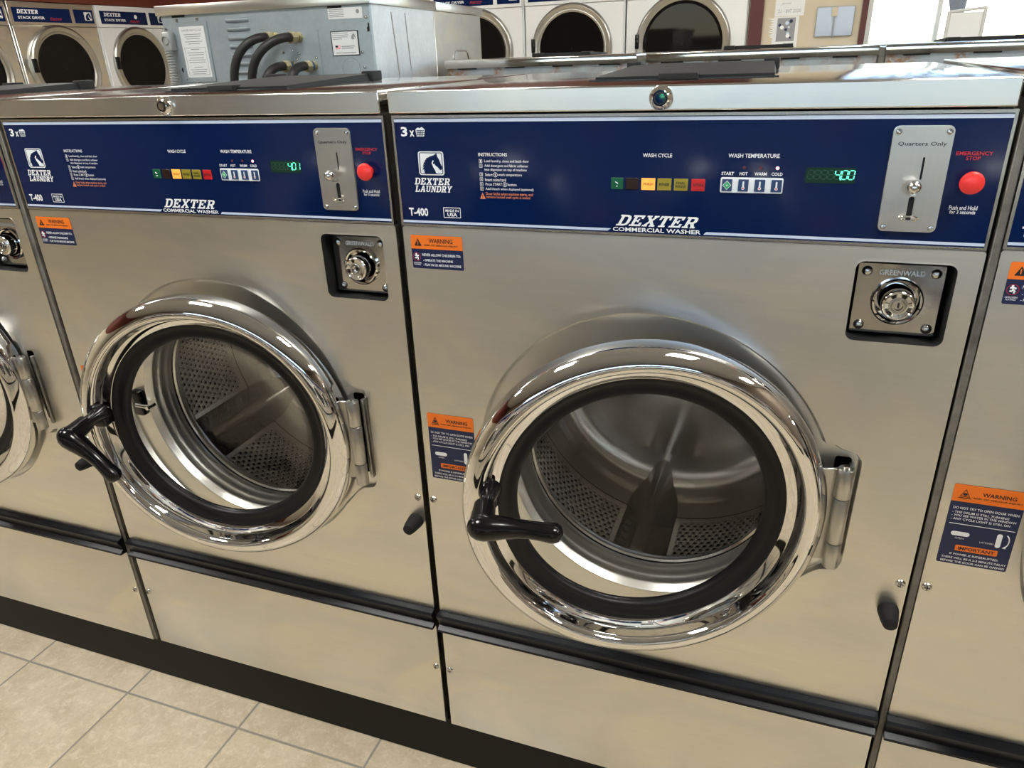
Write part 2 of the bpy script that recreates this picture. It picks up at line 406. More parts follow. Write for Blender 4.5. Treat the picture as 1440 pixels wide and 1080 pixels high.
def horse(mb, x0, x1, z0, z1, y, field='white', ink='navy'):
    """rounded pale tile with a horse's head and neck in dark"""
    w, h = x1-x0, z1-z0
    q = lambda pts: [(x0+a*w, z0+b*h) for a, b in pts]
    mb.poly([rrect(x0, x1, z0, z1, .1*w)], y, field)
    mb.poly([rrect(x0+.045*w, x1-.045*w, z0+.045*h, z1-.045*h, .07*w), rrect(x0+.075*w, x1-.075*w, z0+.075*h, z1-.075*h, .05*w)], y-.0002, ink)
    mb.poly([q([(.22, .075), (.2, .3), (.24, .5), (.34, .68), (.47, .79), (.62, .84), (.74, .93), (.76, .80), (.82, .68), (.88, .48), (.94, .34), (.90, .24), (.84, .22), (.80, .28), (.74, .36), (.66, .42), (.62, .5), (.56, .42), (.62, .3), (.70, .16), (.71, .075)])], y-.0003, ink)
    for k in range(5):
        t = k/5; a, b = .08+.26*t*t+.02, .18+.56*t
        mb.poly([q([(a, b), (a+.10, b+.16), (a+.13, b+.10)])], y-.0003, ink)
    mb.tube([(x0+a*w, y-.0004, z0+b*h) for a, b in [(.15, .08), (.15, .3), (.2, .52), (.32, .72), (.46, .82)]], .012*w, field, 6)
    mb.tube([(x0+a*w, y-.0006, z0+b*h) for a, b in [(.60, .62), (.55, .52), (.60, .36), (.68, .2), (.70, .1)]], .022*w, field, 6)
# ------------------------------------------------------------------ the front-loading washer
CX, CZ = .3265, H-.3285       # axis of tub and emboss
DX, DZ = .3278, H-.331        # centre of the door when shut
HX, HY = .567, -.009          # door hinge axis
W = .6624

def lobe_outline(inset=0.):
    """outline of the pressed recess round the door, with its hinge lobe on the right"""
    R = .235-inset
    pts = []
    a0, a1 = math.radians(22.5), math.radians(337-12)
    n = 90
    for i in range(n+1):
        a = a0+(a1-a0)*i/n; pts.append((CX+R*math.cos(a), CZ+R*math.sin(a)))
    # from lower right of the circle out into the lobe and back up
    i_ = inset
    lo = [(.5445, -.4335), (.5520, -.4270), (.5596, -.4220+i_), (.5680, -.4205+i_), (.5765-i_*.5, -.4180+i_*.8), (.5815-i_, -.4120+i_*.4), (.5835-i_, -.4050),
          (.5850-i_, -.3300), (.5860-i_, -.2640), (.5850-i_, -.2560-i_*.3), (.5800-i_*.7, -.2490-i_*.8), (.5720, -.2465-i_), (.5620-i_*.4, -.2440-i_), (.5550-i_*.8, -.2395-i_*.5)]
    pts += [(x - (inset*.6 if k < 2 else 0), H+z) for k, (x, z) in enumerate(lo)]
    return pts

def rot2(x, y, a): return (HX+(x-HX)*math.cos(a)-(y-HY)*math.sin(a), HY+(x-HX)*math.sin(a)+(y-HY)*math.cos(a))

_m = {}
def cached(key, fn, angle=40):
    if key not in _m: _m[key] = fn().mesh(key, angle)
    return _m[key]

def f_cabinet():
    b = MB()
    b.box((.004, .012, .115), (.016, .54, H+.1375), 'cabinet'); b.box((W-.016, .012, .115), (W-.004, .54, H+.1375), 'cabinet')
    b.box((.004, .528, .115), (W-.004, .54, H+.1375), 'cabinet'); b.box((.004, .012, .115), (W-.004, .528, .125), 'cabinet')
    # folded front edges
    b.box((.004, .0035, .116), (.012, .014, H+.136), 'cabinet', .001, 1); b.box((W-.012, .0035, .116), (W-.004, .014, H+.136), 'cabinet', .001, 1)
    return b
def f_front():
    b = MB(); out = rrect(0, W, H-.6408, H, .003, 3); L0 = lobe_outline(0)
    hole = rrect(.5445, .641, H-.1055, H-.0155, .009)
    b.poly([out, L0, hole], 0, 'steel')
    b.poly([out], .0005, 'steel', .012) if False else None
    n = len(out); b.add([(p[0], 0, p[1]) for p in out]+[(p[0], .012, p[1]) for p in out], [(i, (i+1) % n, n+(i+1) % n, n+i) for i in range(n)], 'steel')
    # pressed ramp down into the recess
    steps = [(0, 0), (.0006, .0006), (.0014, .0030), (.0022, .0062), (.0032, .008), (.0045, .0085)]
    loops = [lobe_outline(i) for i, _ in steps]; m = len(loops[0]); vs = []; fs = []
    for (i, y), l in zip(steps, loops): vs += [(p[0], y, p[1]) for p in l]
    for j in range(len(steps)-1):
        for k in range(m): fs.append((j*m+k, j*m+(k+1) % m, (j+1)*m+(k+1) % m, (j+1)*m+k))
    b.add(vs, fs, 'steel', True)
    slot = rrect(.5565, .5755, H-.3960, H-.2580, .004, 4)
    b.poly([loops[-1], circ(CX, CZ, .192, 96), slot], .0085, 'steel')
    b.poly([slot], .03, 'black')
    n = len(slot); b.add([(p[0], .0085, p[1]) for p in slot]+[(p[0], .03, p[1]) for p in slot], [(i, (i+1) % n, n+(i+1) % n, n+i) for i in range(n)], 'black')
    # raised rim and walls of the coin box opening
    b.poly([rrect(.5432, .6423, H-.1068, H-.0142, .0103), hole], -.0006, 'steel', .0)
    n = len(hole); b.add([(p[0], -.0006, p[1]) for p in hole]+[(p[0], .055, p[1]) for p in hole], [(i, (i+1) % n, n+(i+1) % n, n+i) for i in range(n)], 'black')
    b.poly([hole], .055, 'black')
    return b
def f_tub():
    b = MB()
    b.lathe([(.1935, .0085), (.1905, .0070), (.1885, .0095), (.1870, .014), (.1840, .017), (.1832, .022), (.1840, .026), (.1815, .031), (.1800, .036), (.1808, .041), (.1790, .046), (.1775, .052), (.1785, .057), (.1800, .060)], 'tub_steel', (CX, 0, CZ), 128)
    b.lathe([(.1805, .060), (.1860, .061), (.1880, .072), (.30, .074)], 'black', (CX, 0, CZ), 128)
    b.lathe([(.30, .083), (.30, .52), (.0, .52)], 'black', (CX, 0, CZ), 64)
    return b
def f_drum():
    b = MB()
    b.lathe([(.182, .0640), (.179, .0625), (.1765, .0650), (.1765, .072), (.180, .080), (.190, .086), (.235, .090), (.255, .095), (.262, .106), (.262, .318), (.258, .345), (.246, .368), (.228, .383), (.205, .391), (.18, .393)], 'drum', (0, 0, 0), 192)
    b.lathe([(.18, .393), (.12, .394), (.06, .397), (.0, .398)], 'steel_radial', (0, 0, 0), 128)
    for k in range(3):
        a = 2*pi*k/3+pi/3
        b.tube([(.17*math.cos(a), .396, .17*math.sin(a)), (.17*math.cos(a), .388, .17*math.sin(a))], .006, 'chrome_dull', 8)
    b.tube([(0, .401, 0), (0, .388, 0)], [.012, .010], 'chrome_dull', 16)
    return b
def f_baffle():
    b = MB(); prof = [(.2625, -.050), (.235, -.026), (.205, -.014), (.197, -.008), (.194, 0), (.197, .008), (.205, .014), (.235, .026), (.2625, .050)]
    ys = [.100, .106, .384, .392]; sc = [.5, 1, 1, 1]; vs = []
    for y, s in zip(ys, sc):
        for r, t in prof: vs.append((.2625-(.2625-r)*s, y, t))
    n = len(prof); fs = [(j*n+i, j*n+i+1, (j+1)*n+i+1, (j+1)*n+i) for j in range(3) for i in range(n-1)]
    fs += [tuple(range(n)), tuple(3*n+i for i in range(n))]
    b.add(vs, fs, 'steel_smooth', True); return b
def f_trim():
    b = MB(); prof = [(.002, -.6412), (-.010, -.6425), (-.0125, -.646), (-.006, -.662), (-.0055, -.667), (-.013, -.6715), (-.0135, -.6755), (.002, -.677)]
    n = len(prof); vs = [(x, y, H+z) for x in (-.001, W) for y, z in prof]
    b.add(vs, [(i, (i+1) % n, n+(i+1) % n, n+i) for i in range(n)]+[tuple(range(n)), tuple(n+i for i in range(n))], 'trim_black'); return b
def f_lower():
    b = MB(); b.box((0, 0, .1155), (W, .012, H-.6785), 'steel', .0012, 2); return b
def f_screw():
    b = MB(); b.lathe([(.0001, -.0032), (.0034, -.0030), (.0052, -.0020), (.0060, 0)], 'chrome_dull', (0, 0, 0), 20)
    b.box((-.0034, -.0035, -.0005), (.0034, -.0028, .0005), 'ink'); b.box((-.0005, -.0035, -.0034), (.0005, -.0028, .0034), 'ink'); return b
def f_peg():
    b = MB(); b.lathe([(.0125, 0), (.0125, -.004), (.0105, -.020), (.0085, -.029), (.005, -.0315), (.0001, -.032)], 'rubber_matte', (0, 0, 0), 28); return b
def f_lid():
    b = MB()
    b.box((-.002, -.004, H+.1378), (W-.003, .55, H+.164), 'steel_lid', .0022, 3)
    b.poly([rect(-.0002, W-.0048, H+.1396, H+.1622)], -.0042, 'steel_lip')
    return b
def f_lid_lock():
    b = MB(); c = (.329, -.004, H+.151)
    b.lathe([(.0128, 0), (.0128, -.003), (.0115, -.0055), (.0080, -.0085), (.0072, -.0085), (.0068, -.0072), (.0052, -.0072), (.0050, -.0088), (.0001, -.0088)], 'chrome', c, 40)
    b.box((c[0]-.0008, -.0135, c[2]+.0035), (c[0]+.0008, -.0127, c[2]+.0062), 'ink')
    b.lathe([(.0066, -.0080), (.0054, -.0080)], 'ink', c, 40, smooth=False); return b
def f_disp():
    b = MB(); z = H+.1642
    # tapered flap, low in front and higher at its hinges
    vs = [(.226, .12, z), (.438, .12, z), (.432, .40, z), (.214, .40, z), (.226, .12, z+.0045), (.438, .12, z+.0045), (.428, .39, z+.0125), (.224, .39, z+.0125),
          (.24, .135, z+.0062), (.428, .135, z+.0062)]
    b.add(vs, [(0, 1, 5, 4), (1, 2, 6, 5), (3, 0, 4, 7), (2, 3, 7, 6), (4, 5, 9, 8), (8, 9, 6, 7), (5, 6, 9), (4, 8, 7), (0, 1, 2, 3)], 'rubber_matte')
    b.box((.218, .115, z-.001), (.443, .121, z+.0015), 'trim_black', .0006, 1)
    return b
def f_disp_latch(): b = MB(); b.box((.306, .108, H+.1645), (.352, .128, H+.1715), 'black', .0012, 2); return b
def f_disp_hinge(x): b = MB(); b.box((x, .375, H+.1642), (x+.022, .41, H+.1805), 'rubber_matte', .002, 2); return b

def f_ctrl_frame():
    b = MB(); z0, z1 = H+.0008, H+.1356
    b.poly([rect(0, W-.001, z0, z1), rect(.003, W-.0038, z0+.0032, z1-.0032)], -.0012, 'chrome_dull', .006); 
    return b
def f_ctrl():
    b = MB(); y = -.0004
    b.poly([rect(.003, W-.0038, H+.004, H+.1324)], y, 'blue', .004)
    b.poly([rect(.003, W-.0038, H+.1278, H+.1316)], y-.0002, 'lblue')
    b.poly([[(.003, H+.0055), (.2725, H+.0055), (.2765, H+.0085), (.003, H+.0085)]], y-.0002, 'lblue')
    b.poly([[(.3825, H+.0055), (W-.0038, H+.0055), (W-.0038, H+.0085), (.3855, H+.0085)]], y-.0002, 'lblue')
    return b
def f_letter():
    b = MB(); y = -.0008
    def T(s, x0, x1, z0, z1, m='white', bold=.012, sh=0.): b.text(s, x0, x1, H+z0, H+z1, y, m, bold, sh)
    T('3', .0112, .0200, .1112, .1224, bold=.03); T('x', .0229, .0294, .1112, .1182, bold=.03)
    # laundry basket pictogram
    b.poly([[(.0325, H+.1112), (.0425, H+.1112), (.0440, H+.1190), (.0428, H+.1204), (.0400, H+.1222), (.0375, H+.1208), (.0345, H+.1216), (.0322, H+.1200), (.0313, H+.1188)]], y, 'white')
    for i in range(4): b.box((.0334+i*.0024, y-.0004, H+.1122), (.0340+i*.0024, y-.0002, H+.1186), 'blue')
    for i in range(3): b.box((.0328, y-.0004, H+.1130+i*.0024), (.0432, y-.0002, H+.1136+i*.0024), 'blue')
    slab(b, 'DEXTER', .0236, .0742, H+.0536, H+.0619, y, 'white'); slab(b, 'LAUNDRY', .0236, .0759, H+.0446, H+.0524, y, 'white')
    T('T-400', .0124, .0395, .0141, .0245, bold=.03)
    b.poly([rrect(.0610, .0847, H+.0132, H+.0262, .001), rrect(.0618, .0839, H+.0140, H+.0254, .0007)], y, 'white')
    T('MADE IN', .0640, .0818, .0207, .0238, bold=.02); T('USA', .0662, .0798, .0150, .0198, bold=.03)
    T('INSTRUCTIONS', .1127, .1494, .0886, .0926)
    for i, z in enumerate((.0830, .0775, .0673, .0617, .0558, .0504)):
        b.poly([rect(.1132, .1172, H+z-.0021, H+z+.0021), rect(.1136, .1168, H+z-.0017, H+z+.0017)], y, 'white'); T(str(i+1), .1145, .1159, z-.0012, z+.0012)
    for s, x1, z in (('Load laundry, close and latch door', .1768, .0830), ('Add detergent and fabric softener', .1756, .0776), ('into dispenser on top of machine', .1736, .0730),
                     ('Insert coins/card', .1469, .0616), ('Add bleach when displayed (optional)', .1816, .0503)):
        T(s, .1200, x1, z-.0021, z+.0017, bold=.006)
    T('Select', .1203, .1300, .0655, .0690, bold=.006); T('wash temperature', .1372, .1675, .0650, .0690, bold=.006)
    T('Press START', .1203, .1418, .0543, .0576, bold=.006); T('button', .1490, .1603, .0543, .0576, bold=.006)
    for x, z in ((.1336, .0672), (.1454, .0559)): b.poly([circ(x, H+z, .0028, 16), circ(x, H+z, .0023, 16)], y, 'white'); b.box((x-.0005, y-.0002, H+z-.0013), (x+.0005, y, H+z+.0013), 'white')
    b.poly([[(.1122, H+.0382), (.1194, H+.0382), (.1158, H+.0458)]], y, 'orange_txt'); b.box((.1154, y-.0003, H+.0395), (.1162, y-.0001, H+.0435), 'ink')
    T('Door locks when machine starts, and', .1202, .1807, .0424, .0464, 'orange_txt', .004); T('remains locked until cycle is ended', .1202, .1771, .0384, .0422, 'orange_txt', .004)
    slab(b, 'DEXTER', .2819, .3790, H+.0122, H+.0248, y, 'white', .55); 
    T('COMMERCIAL WASHER', .2787, .3795, .0056, .0104, bold=.022)
    T('WASH CYCLE', .3109, .3431, .0892, .0934, bold=.015); T('WASH TEMPERATURE', .4028, .4548, .0896, .0938, bold=.015)
    for s, a, c_ in (('START', .3971, .4102), ('HOT', .4160, .4242), ('WARM', .4313, .4436), ('COLD', .4486, .4596)): T(s, a, c_, .0714, .0748, bold=.02)
    T('EMERGENCY', .6169, .6484, .0938, .0974, 'red_txt', .02); T('STOP', .6262, .6386, .0892, .0928, 'red_txt', .02)
    T('Push and Hold', .6204, .6452, .0413, .0455, bold=.01); T('for 3 seconds', .6215, .6442, .0373, .0410, bold=.01)
    return b
LREG = {'load_mark': (0, .11, .10, .14), 'brand_lettering': (0, .11, .03, .10), 'model_number': (0, .05, 0, .03), 'origin_badge': (.05, .11, 0, .03), 'instruction_text': (.11, .2, 0, .14),
    'maker_lettering': (.27, .39, 0, .03), 'cycle_title': (.27, .39, .03, .14), 'temperature_text': (.39, .48, 0, .14), 'stop_text': (.6, .68, .07, .14), 'hold_text': (.6, .68, 0, .07)}
def f_letter_part(name):
    src = f_letter(); x0, x1, z0, z1 = LREG[name]; b = MB()
    keep = []
    for f, m, sm in zip(src.f, src.m, src.sm):
        cx = sum(src.v[i][0] for i in f)/len(f); cz = sum(src.v[i][2] for i in f)/len(f)-H
        if x0 <= cx < x1 and z0 <= cz < z1: keep.append((f, m, sm))
    ids = {}
    for f, m, sm in keep:
        for i in f:
            if i not in ids: ids[i] = len(b.v); b.v.append(src.v[i])
        b.f.append(tuple(ids[i] for i in f)); b.m.append(b.mi(src.mats[m])); b.sm.append(sm)
    return b
def f_emblem():
    b = MB(); horse(b, .0317, .0664, H+.0653, H+.0938, -.0008, ink='blue'); return b
def f_keypad():
    b = MB(); y = -.0008
    b.poly([rrect(.3968, .4613, H+.0529, H+.0692, .0018)], y-.0004, 'white', y)
    for i in range(4):
        x = .3985+i*.01695; b.box((x, y-.0016, H+.0545), (x+.0107, y-.0002, H+.0673), 'btn_navy', .0004, 1)
        xc = x+.00535; zc = H+.0609; yy = y-.0018
        if i == 0:
            for r, m, d in ((.0046, 'white', 0), (.0040, 'green', .0002), (.0010, 'white', .0004)): b.poly([[(xc-r, zc), (xc, zc-r*1.1), (xc+r, zc), (xc, zc+r*1.1)]], yy-d, m)
        else:
            b.poly([rrect(xc-.0009, xc+.0009, zc-.002, zc+.0045, .0008, 3)], yy, 'white'); b.poly([circ(xc, zc-.0028, .0017, 14)], yy-.0001, 'white'); b.poly([circ(xc, zc-.0028, .0009, 12)], yy-.0002, 'btn_red')
    return b
def f_ind(i):
    x0, x1, m, s = [(.2754, .2895, 'ind_green', ''), (.2926, .3067, 'ind_dark', ''), (.3103, .3258, 'ind_wash', 'WASH'), (.3283, .3439, 'ind_rinse', 'RINSE'), (.3468, .3620, 'ind_rinse', 'FINAL|RINSE'), (.3657, .3804, 'ind_spin', 'SPIN')][i]
    b = MB(); z0, z1 = H+.0536, H+.0666; b.box((x0, -.0011, z0), (x1, -.0003, z1), m, .0003, 1); y = -.0013; xm = (x0+x1)/2
    if s and '|' in s:
        a, c_ = s.split('|'); b.text(a, xm-.0050, xm+.0050, z0+.0070, z0+.0098, y, 'ink', .01); b.text(c_, xm-.0056, xm+.0056, z0+.0032, z0+.0060, y, 'ink', .01)
    elif s: b.text(s, xm-.0056, xm+.0056, z0+.0050, z0+.0082, y, 'ink', .01)
    elif i == 0: b.tube([(xm-.002, y, z0+.0085), (xm+.0012, y, z0+.0065)], .0005, 'white', 6); b.tube([(xm-.001, y, z0+.0035), (xm+.001, y, z0+.0037)], .0005, 'white', 6)
    return b
SEG = {'0': 'abcdef', '1': 'bc', '4': 'fgbc', ' ': ''}
def f_lcd(price):
    b = MB(); b.poly([rrect(.4822, .5300, H+.0650, H+.0805, .001)], -.0009, 'lcd', -.0003)
    w, h = .0052, .0088
    def digit(x, z, on, m_on, y):
        t = .0009; sl = .0008
        seg = {'a': ((t, h), (w-t, h)), 'g': ((t, h/2), (w-t, h/2)), 'd': ((t, 0), (w-t, 0)), 'f': ((0, h/2+t*.6), (0, h-t*.4)), 'b': ((w, h/2+t*.6), (w, h-t*.4)), 'e': ((0, t*.4), (0, h/2-t*.6)), 'c': ((w, t*.4), (w, h/2-t*.6))}
        for k, (p, q) in seg.items():
            if k in on:
                hz = k in 'agd'; d = (0, t*.55) if hz else (t*.55, 0)
                pts = [(x+p[0]-d[0]+p[1]/h*sl, z+p[1]-d[1]), (x+q[0]-d[0]*(1 if not hz else 0)+q[1]/h*sl, z+q[1]-d[1]*(1 if hz else 0)), (x+q[0]+d[0]+q[1]/h*sl, z+q[1]+d[1]), (x+p[0]+d[0]+p[1]/h*sl, z+p[1]+d[1])]
                b.poly([pts], y, m_on)
    for i in range(7):
        x = .4842+i*.00655
        ch = (' '*4+price.replace('.', ''))[i]
        for k in 'abcdefg':
            if k not in SEG.get(ch, ''): digit(x, H+.0690, k, 'seg_off', -.0011)
        digit(x, H+.0690, SEG.get(ch, ''), 'seg_on', -.0012)
        if i == 4: b.poly([circ(x+w+.0009, H+.0688, .0008, 10)], -.0012, 'seg_on')
    return b
def f_led(on): b = MB(); b.lathe([(.0001, -.0012), (.0012, -.0009), (.0017, 0)], 'led_on' if on else 'led_off', (0, 0, 0), 16); return b
def f_coin():
    b = MB(); slot = rrect(.5886, .5906, H+.0700, H+.0920, .0009, 3); s2 = rrect(.5826, .5880, H+.0295, H+.0535, .0024, 4)
    b.poly([rrect(.5585, .6118, H+.0180, H+.1212, .0055), slot, s2], -.0032, 'plate_steel', -.0004)
    b.poly([rrect(.5581, .6122, H+.0176, H+.1216, .0058)], -.0015, 'chrome', -.0004)
    for s in (slot, s2): b.poly([s], -.0018, 'black')
    b.text('Quarters Only', .5641, .6069, H+.1018, H+.1065, -.0035, 'ink', .008)
    return b
def f_rivet(): b = MB(); b.lathe([(.0001, -.0018), (.0009, -.0019), (.0010, -.0026), (.0024, -.0022), (.0030, 0)], 'chrome_dull', (0, 0, 0), 18); return b
def f_knob():
    b = MB(); b.tube([(.5852, -.003, H+.058), (.5848, -.012, H+.0588)], .0028, 'chrome_dull', 12); b.ball((.5835, -.0165, H+.0650), .0068, 'chrome_dull'); return b
def f_dish():
    b = MB(); pts = [(.5855+.0085*math.cos(a), -.0060-.004*math.sin(a), H+.0322+.0028*math.sin(a)) for a in [2*pi*i/24 for i in range(25)]]
    b.tube(pts, .0011, 'chrome', 8, caps=False); return b
def f_stop():
    b = MB(); b.lathe([(.0060, 0), (.0060, -.0085)], 'btn_red', (0, 0, 0), 30); b.lathe([(.0060, -.0085), (.0102, -.0090), (.0110, -.0105), (.0106, -.0130), (.0085, -.0146), (.004, -.0154), (.0001, -.0156)], 'btn_red', (0, 0, 0), 40); return b
def f_lock():
    b = MB(); pl = rrect(.5495, .6345, H-.101, H-.0225, .002, 3)
    b.poly([pl, circ(.5925, H-.0635, .022, 48)], .020, 'plate_chrome', .030)
    b.text('GREENWALD', .5705, .6155, H-.0345, H-.0288, .0188, 'white', .014)
    return b
def f_lock_cyl():
    b = MB(); c = (.5925, 0, H-.0635)
    b.lathe([(.0262, .0200), (.0262, .0165), (.0245, .0150), (.0225, .0160), (.0218, .0200), (.0218, .034), (.0170, .034)], 'chrome', c, 64)
    b.lathe([(.0185, .034), (.0172, .004), (.0160, .0015), (.0145, .0008), (.0135, .0020), (.0095, .0026), (.0090, .0032)], 'chrome', c, 64)
    b.lathe([(.0090, .0032), (.0068, .0032)], 'chrome_dull', c, 40); b.lathe([(.0068, .0032), (.0062, .0015), (.0050, .0015), (.0044, .0045), (.0001, .0045)], 'chrome', c, 40)
    b.box((c[0]-.0006, .0036, c[2]-.0028), (c[0]+.0012, .0048, c[2]+.0028), 'ink')
    return b
def f_bolt(): b = MB(); b.lathe([(.0001, -.0040), (.0030, -.0036), (.0052, -.0018), (.0056, 0)], 'chrome_dull', (0, 0, 0), 24); return b
def f_stA():
    b = MB(); x0, x1, z0, z1, zs = .0105, .0840, H-.0549, H-.0108, H-.0287
    b.poly([rrect(x0, x1, z0, z1, .002, 4)], -.0003, 'navy', .0); b.poly([[(x0, zs), (x1, zs)]+rrect(x0, x1, z0, z1, .002, 4)[:10]], -.0005, 'orange')
    y = -.0007; T = lambda s, a, c_, d, e, m='white', bo=.012: b.text(s, a, c_, H+d, H+e, y, m, bo)
    b.poly([[(.0155, H-.0248), (.0260, H-.0248), (.0207, H-.0150)]], y, 'ink'); b.box((.0202, y-.0003, H-.0232), (.0212, y-.0001, H-.0180), 'orange')
    T('WARNING', .0366, .0705, -.0206, -.0146, 'ink'); T('RISK OF SERIOUS INJURY', .0300, .0778, -.0250, -.0225, 'ink', .02)
    b.poly([circ(.0176, H-.0395, .0056, 24), circ(.0176, H-.0395, .0050, 24)], y, 'red_txt')
    for q in ([(.0172, -.0372), (.0180, -.0398)], [(.0180, -.0398), (.0165, -.0412), (.0150, -.0408)], [(.0180, -.0398), (.0194, -.0410), (.0190, -.0432)], [(.0150, -.0378), (.0176, -.0376), (.0204, -.0382)]): b.tube([(a, y, H+c_) for a, c_ in q], .0009, 'white', 6)
    b.ball((.0170, y, H-.0358), .0012, 'white', (1, .3, 1), 10)
    T('CHILDREN', .0122, .0232, -.0485, -.0466); T('PLAYING', .0132, .0222, -.0508, -.0490)
    T('NEVER ALLOW CHILDREN TO:', .0256, .0806, -.0380, -.0345, bo=.02); T('- OPERATE THE MACHINE', .0264, .0691, -.0452, -.0420, bo=.02); T('- PLAY IN OR AROUND MACHINE', .0264, .0804, -.0512, -.0480, bo=.02)
    return b
def f_stB():
    b = MB(); x0, x1, z0, z1, zs = .0102, .0828, H-.3800, H-.2702, H-.2930
    b.poly([rrect(x0, x1, z0, z1, .002, 4)], -.0003, 'navy', .0); b.poly([[(x0, zs), (x1, zs)]+rrect(x0, x1, z0, z1, .002, 4)[:10]], -.0005, 'orange')
    y = -.0007; o = -.675; T = lambda s, a, c_, d, e, m='white', bo=.012: b.text(s, a+o, c_+o, H+d, H+e, y, m, bo)
    b.poly([[(.6925+o, H-.2862), (.7030+o, H-.2862), (.6977+o, H-.2760)], [(.6936+o, H-.2855), (.7019+o, H-.2855), (.6977+o, H-.2775)]], y, 'ink'); b.ball((.6977+o, y, H-.2828), .0023, 'ink', (1, .2, .8), 12)
    b.box((.6915+o, y-.0002, H-.2880), (.7045+o, y, H-.2873), 'ink')
    T('WARNING', .7146, .7483, -.2832, -.2778, 'ink', .02); T('RISK OF SERIOUS INJURY', .7068, .7556, -.2878, -.2854, 'ink', .02)
    T('DO NOT TRY TO OPEN DOOR WHEN:', .6892, .7558, -.3030, -.2998); T('- THE DRUM IS STILL TURNING', .6892, .7463, -.3087, -.3058); T('- YOU SEE WATER IN THE WINDOW', .6892, .7543, -.3131, -.3102); T('- ANY CYCLE LIGHT IS STILL ON', .6892, .7492, -.3180, -.3150)
    b.box((.6890+o, y-.0002, H-.3235), (.7555+o, y, H-.3228), 'white')
    b.poly([rrect(.6931+o, .7123+o, H-.3395, H-.3337, .0028)], y, 'white'); b.poly([rrect(.7396+o, .7450+o, H-.3480, H-.3290, .0026)], y, 'white')
    T('OPEN', .6983, .7073, -.3438, -.3416, bo=.0); T('LATCHED', .7240, .7382, -.3450, -.3428, bo=.0)
    b.tube([(.7480+.0045*math.cos(t)+o, y, H-.3380+.0085*math.sin(t)) for t in [1.3-2.6*i/10 for i in range(11)]], .0006, 'white', 6)
    b.poly([[(.7470+o, H-.3475), (.7505+o, H-.3440), (.7510+o, H-.3480)]], y, 'white')
    b.poly([rrect(.7010+o, .7445+o, H-.3602, H-.3522, .0012)], y, 'orange'); b.text('IMPORTANT', .7040+o, .7415+o, H-.3586, H-.3540, y-.0002, 'ink', .025)
    T('IF POWER IS INTERRUPTED:', .6970, .7472, -.3668, -.3640); T('THERE WILL BE A 2-3 MINUTE DELAY', .6893, .7562, -.3724, -.3696); T('BEFORE THE DOOR CAN BE OPENED', .6893, .7556, -.3776, -.3748)
    return b
# ---- door, modelled about its hinge axis (origin at HX, HY, 0)
DC = (DX-HX, -HY, DZ)     # y values below are washer-local, so the axis offset is -HY
def f_ring():
    b = MB(); b.lathe([(.2180, .0088), (.2240, .0088), (.2255, .0070), (.2255, -.0120), (.2246, -.0150), (.2240, -.0162), (.2232, -.0178), (.2200, -.0212), (.2155, -.0250), (.2105, -.0280), (.2060, -.0297),
        (.2020, -.0300), (.1990, -.0286), (.1965, -.0252), (.1945, -.0195), (.1928, -.0130), (.1912, -.0092), (.1900, -.0088), (.1885, -.0078), (.1810, -.0046), (.1795, -.0030), (.1790, .0)], 'chrome', DC, 192)
    b.lathe([(.1775, .0), (.1775, .0088), (.2180, .0088)], 'chrome_dull', DC, 96); return b
def f_gasket():
    b = MB(); b.lathe([(.1795, .0010), (.1795, -.0040), (.1770, -.0038), (.1740, -.0010), (.1690, .0010), (.1650, .0000), (.1610, -.0002), (.1580, .0015), (.1560, .0055), (.1560, .0120), (.1580, .0150), (.176, .0170), (.1795, .0140), (.1795, .0010)], 'rubber', DC, 160); return b
def f_glass():
    b = MB(); o = [(.1570, .0090), (.1520, .0100), (.1450, .0120), (.1300, .0165), (.1100, .0210), (.0850, .0245), (.0550, .0265), (.03, .0275), (.0001, .0278)]
    b.lathe(o, 'glass', DC, 128)
    b.lathe([(max(r-.003, .0001), y-.004) for r, y in o[1:]], 'glass', DC, 128); return b
def f_handle(ang):
    b = MB(); r = .192; t = math.radians(172); x, z = DC[0]+r*math.cos(t), DC[2]+r*math.sin(t)
    Y = lambda y: y-HY
    # saddle on the ring
    b.box((x-.019, Y(-.026), z-.018), (x+.013, Y(.002), z+.012), 'plastic', .006, 3)
    b.tube([(x+.003, Y(-.012), z+.005), (x+.002, Y(-.034), z+.004), (x, Y(-.050), z+.002)], [.0145, .0105, .0095], 'plastic', 20)
    b.tube([(x, Y(-.046), z+.004), (x, Y(-.049), z+.003), (x, Y(-.075), z), (x, Y(-.088), z)], [.0100, .0135, .0150, .0158], 'plastic', 28)
    # lever
    ca, sa = math.cos(ang), math.sin(ang); pts = []; rad = []
    for s, dy, rr in ((-.0165, .0, .002), (-.0150, .0, .0070), (-.0105, .0, .0122), (-.004, -.0, .0156), (.004, .0, .0166), (.014, .0005, .0156), (.026, .0015, .0138), (.042, .002, .0116), (.058, .001, .0108), (.072, -.001, .0112), (.083, -.002, .0122), (.089, -.002, .0118), (.094, -.002, .0088), (.0965, -.002, .002)):
        pts.append((x+s*ca, Y(-.088+dy), z+s*sa)); rad.append(rr)
    b.tube(pts, rad, 'plastic', 28, caps=True)
    return b
def f_barrel():
    b = MB(); x, y = 0, -.006
    for z0, z1 in ((-.4030, -.3670), (-.3660, -.3020), (-.3010, -.2610)):
        b.lathe([(.0001, H+z0), (.0088, H+z0), (.0096, H+z0+.0012), (.0096, H+z1-.0012), (.0088, H+z1), (.0001, H+z1)], 'hinge_steel', (x, y, 0), 32, axis='z')
    b.tube([(x, y, H-.262), (x, y, H-.2575)], .0040, 'chrome', 14)
    b.box((-.030, -.002, H-.3960), (-.002, .002, H-.2640), 'hinge_steel', .001, 1); return b
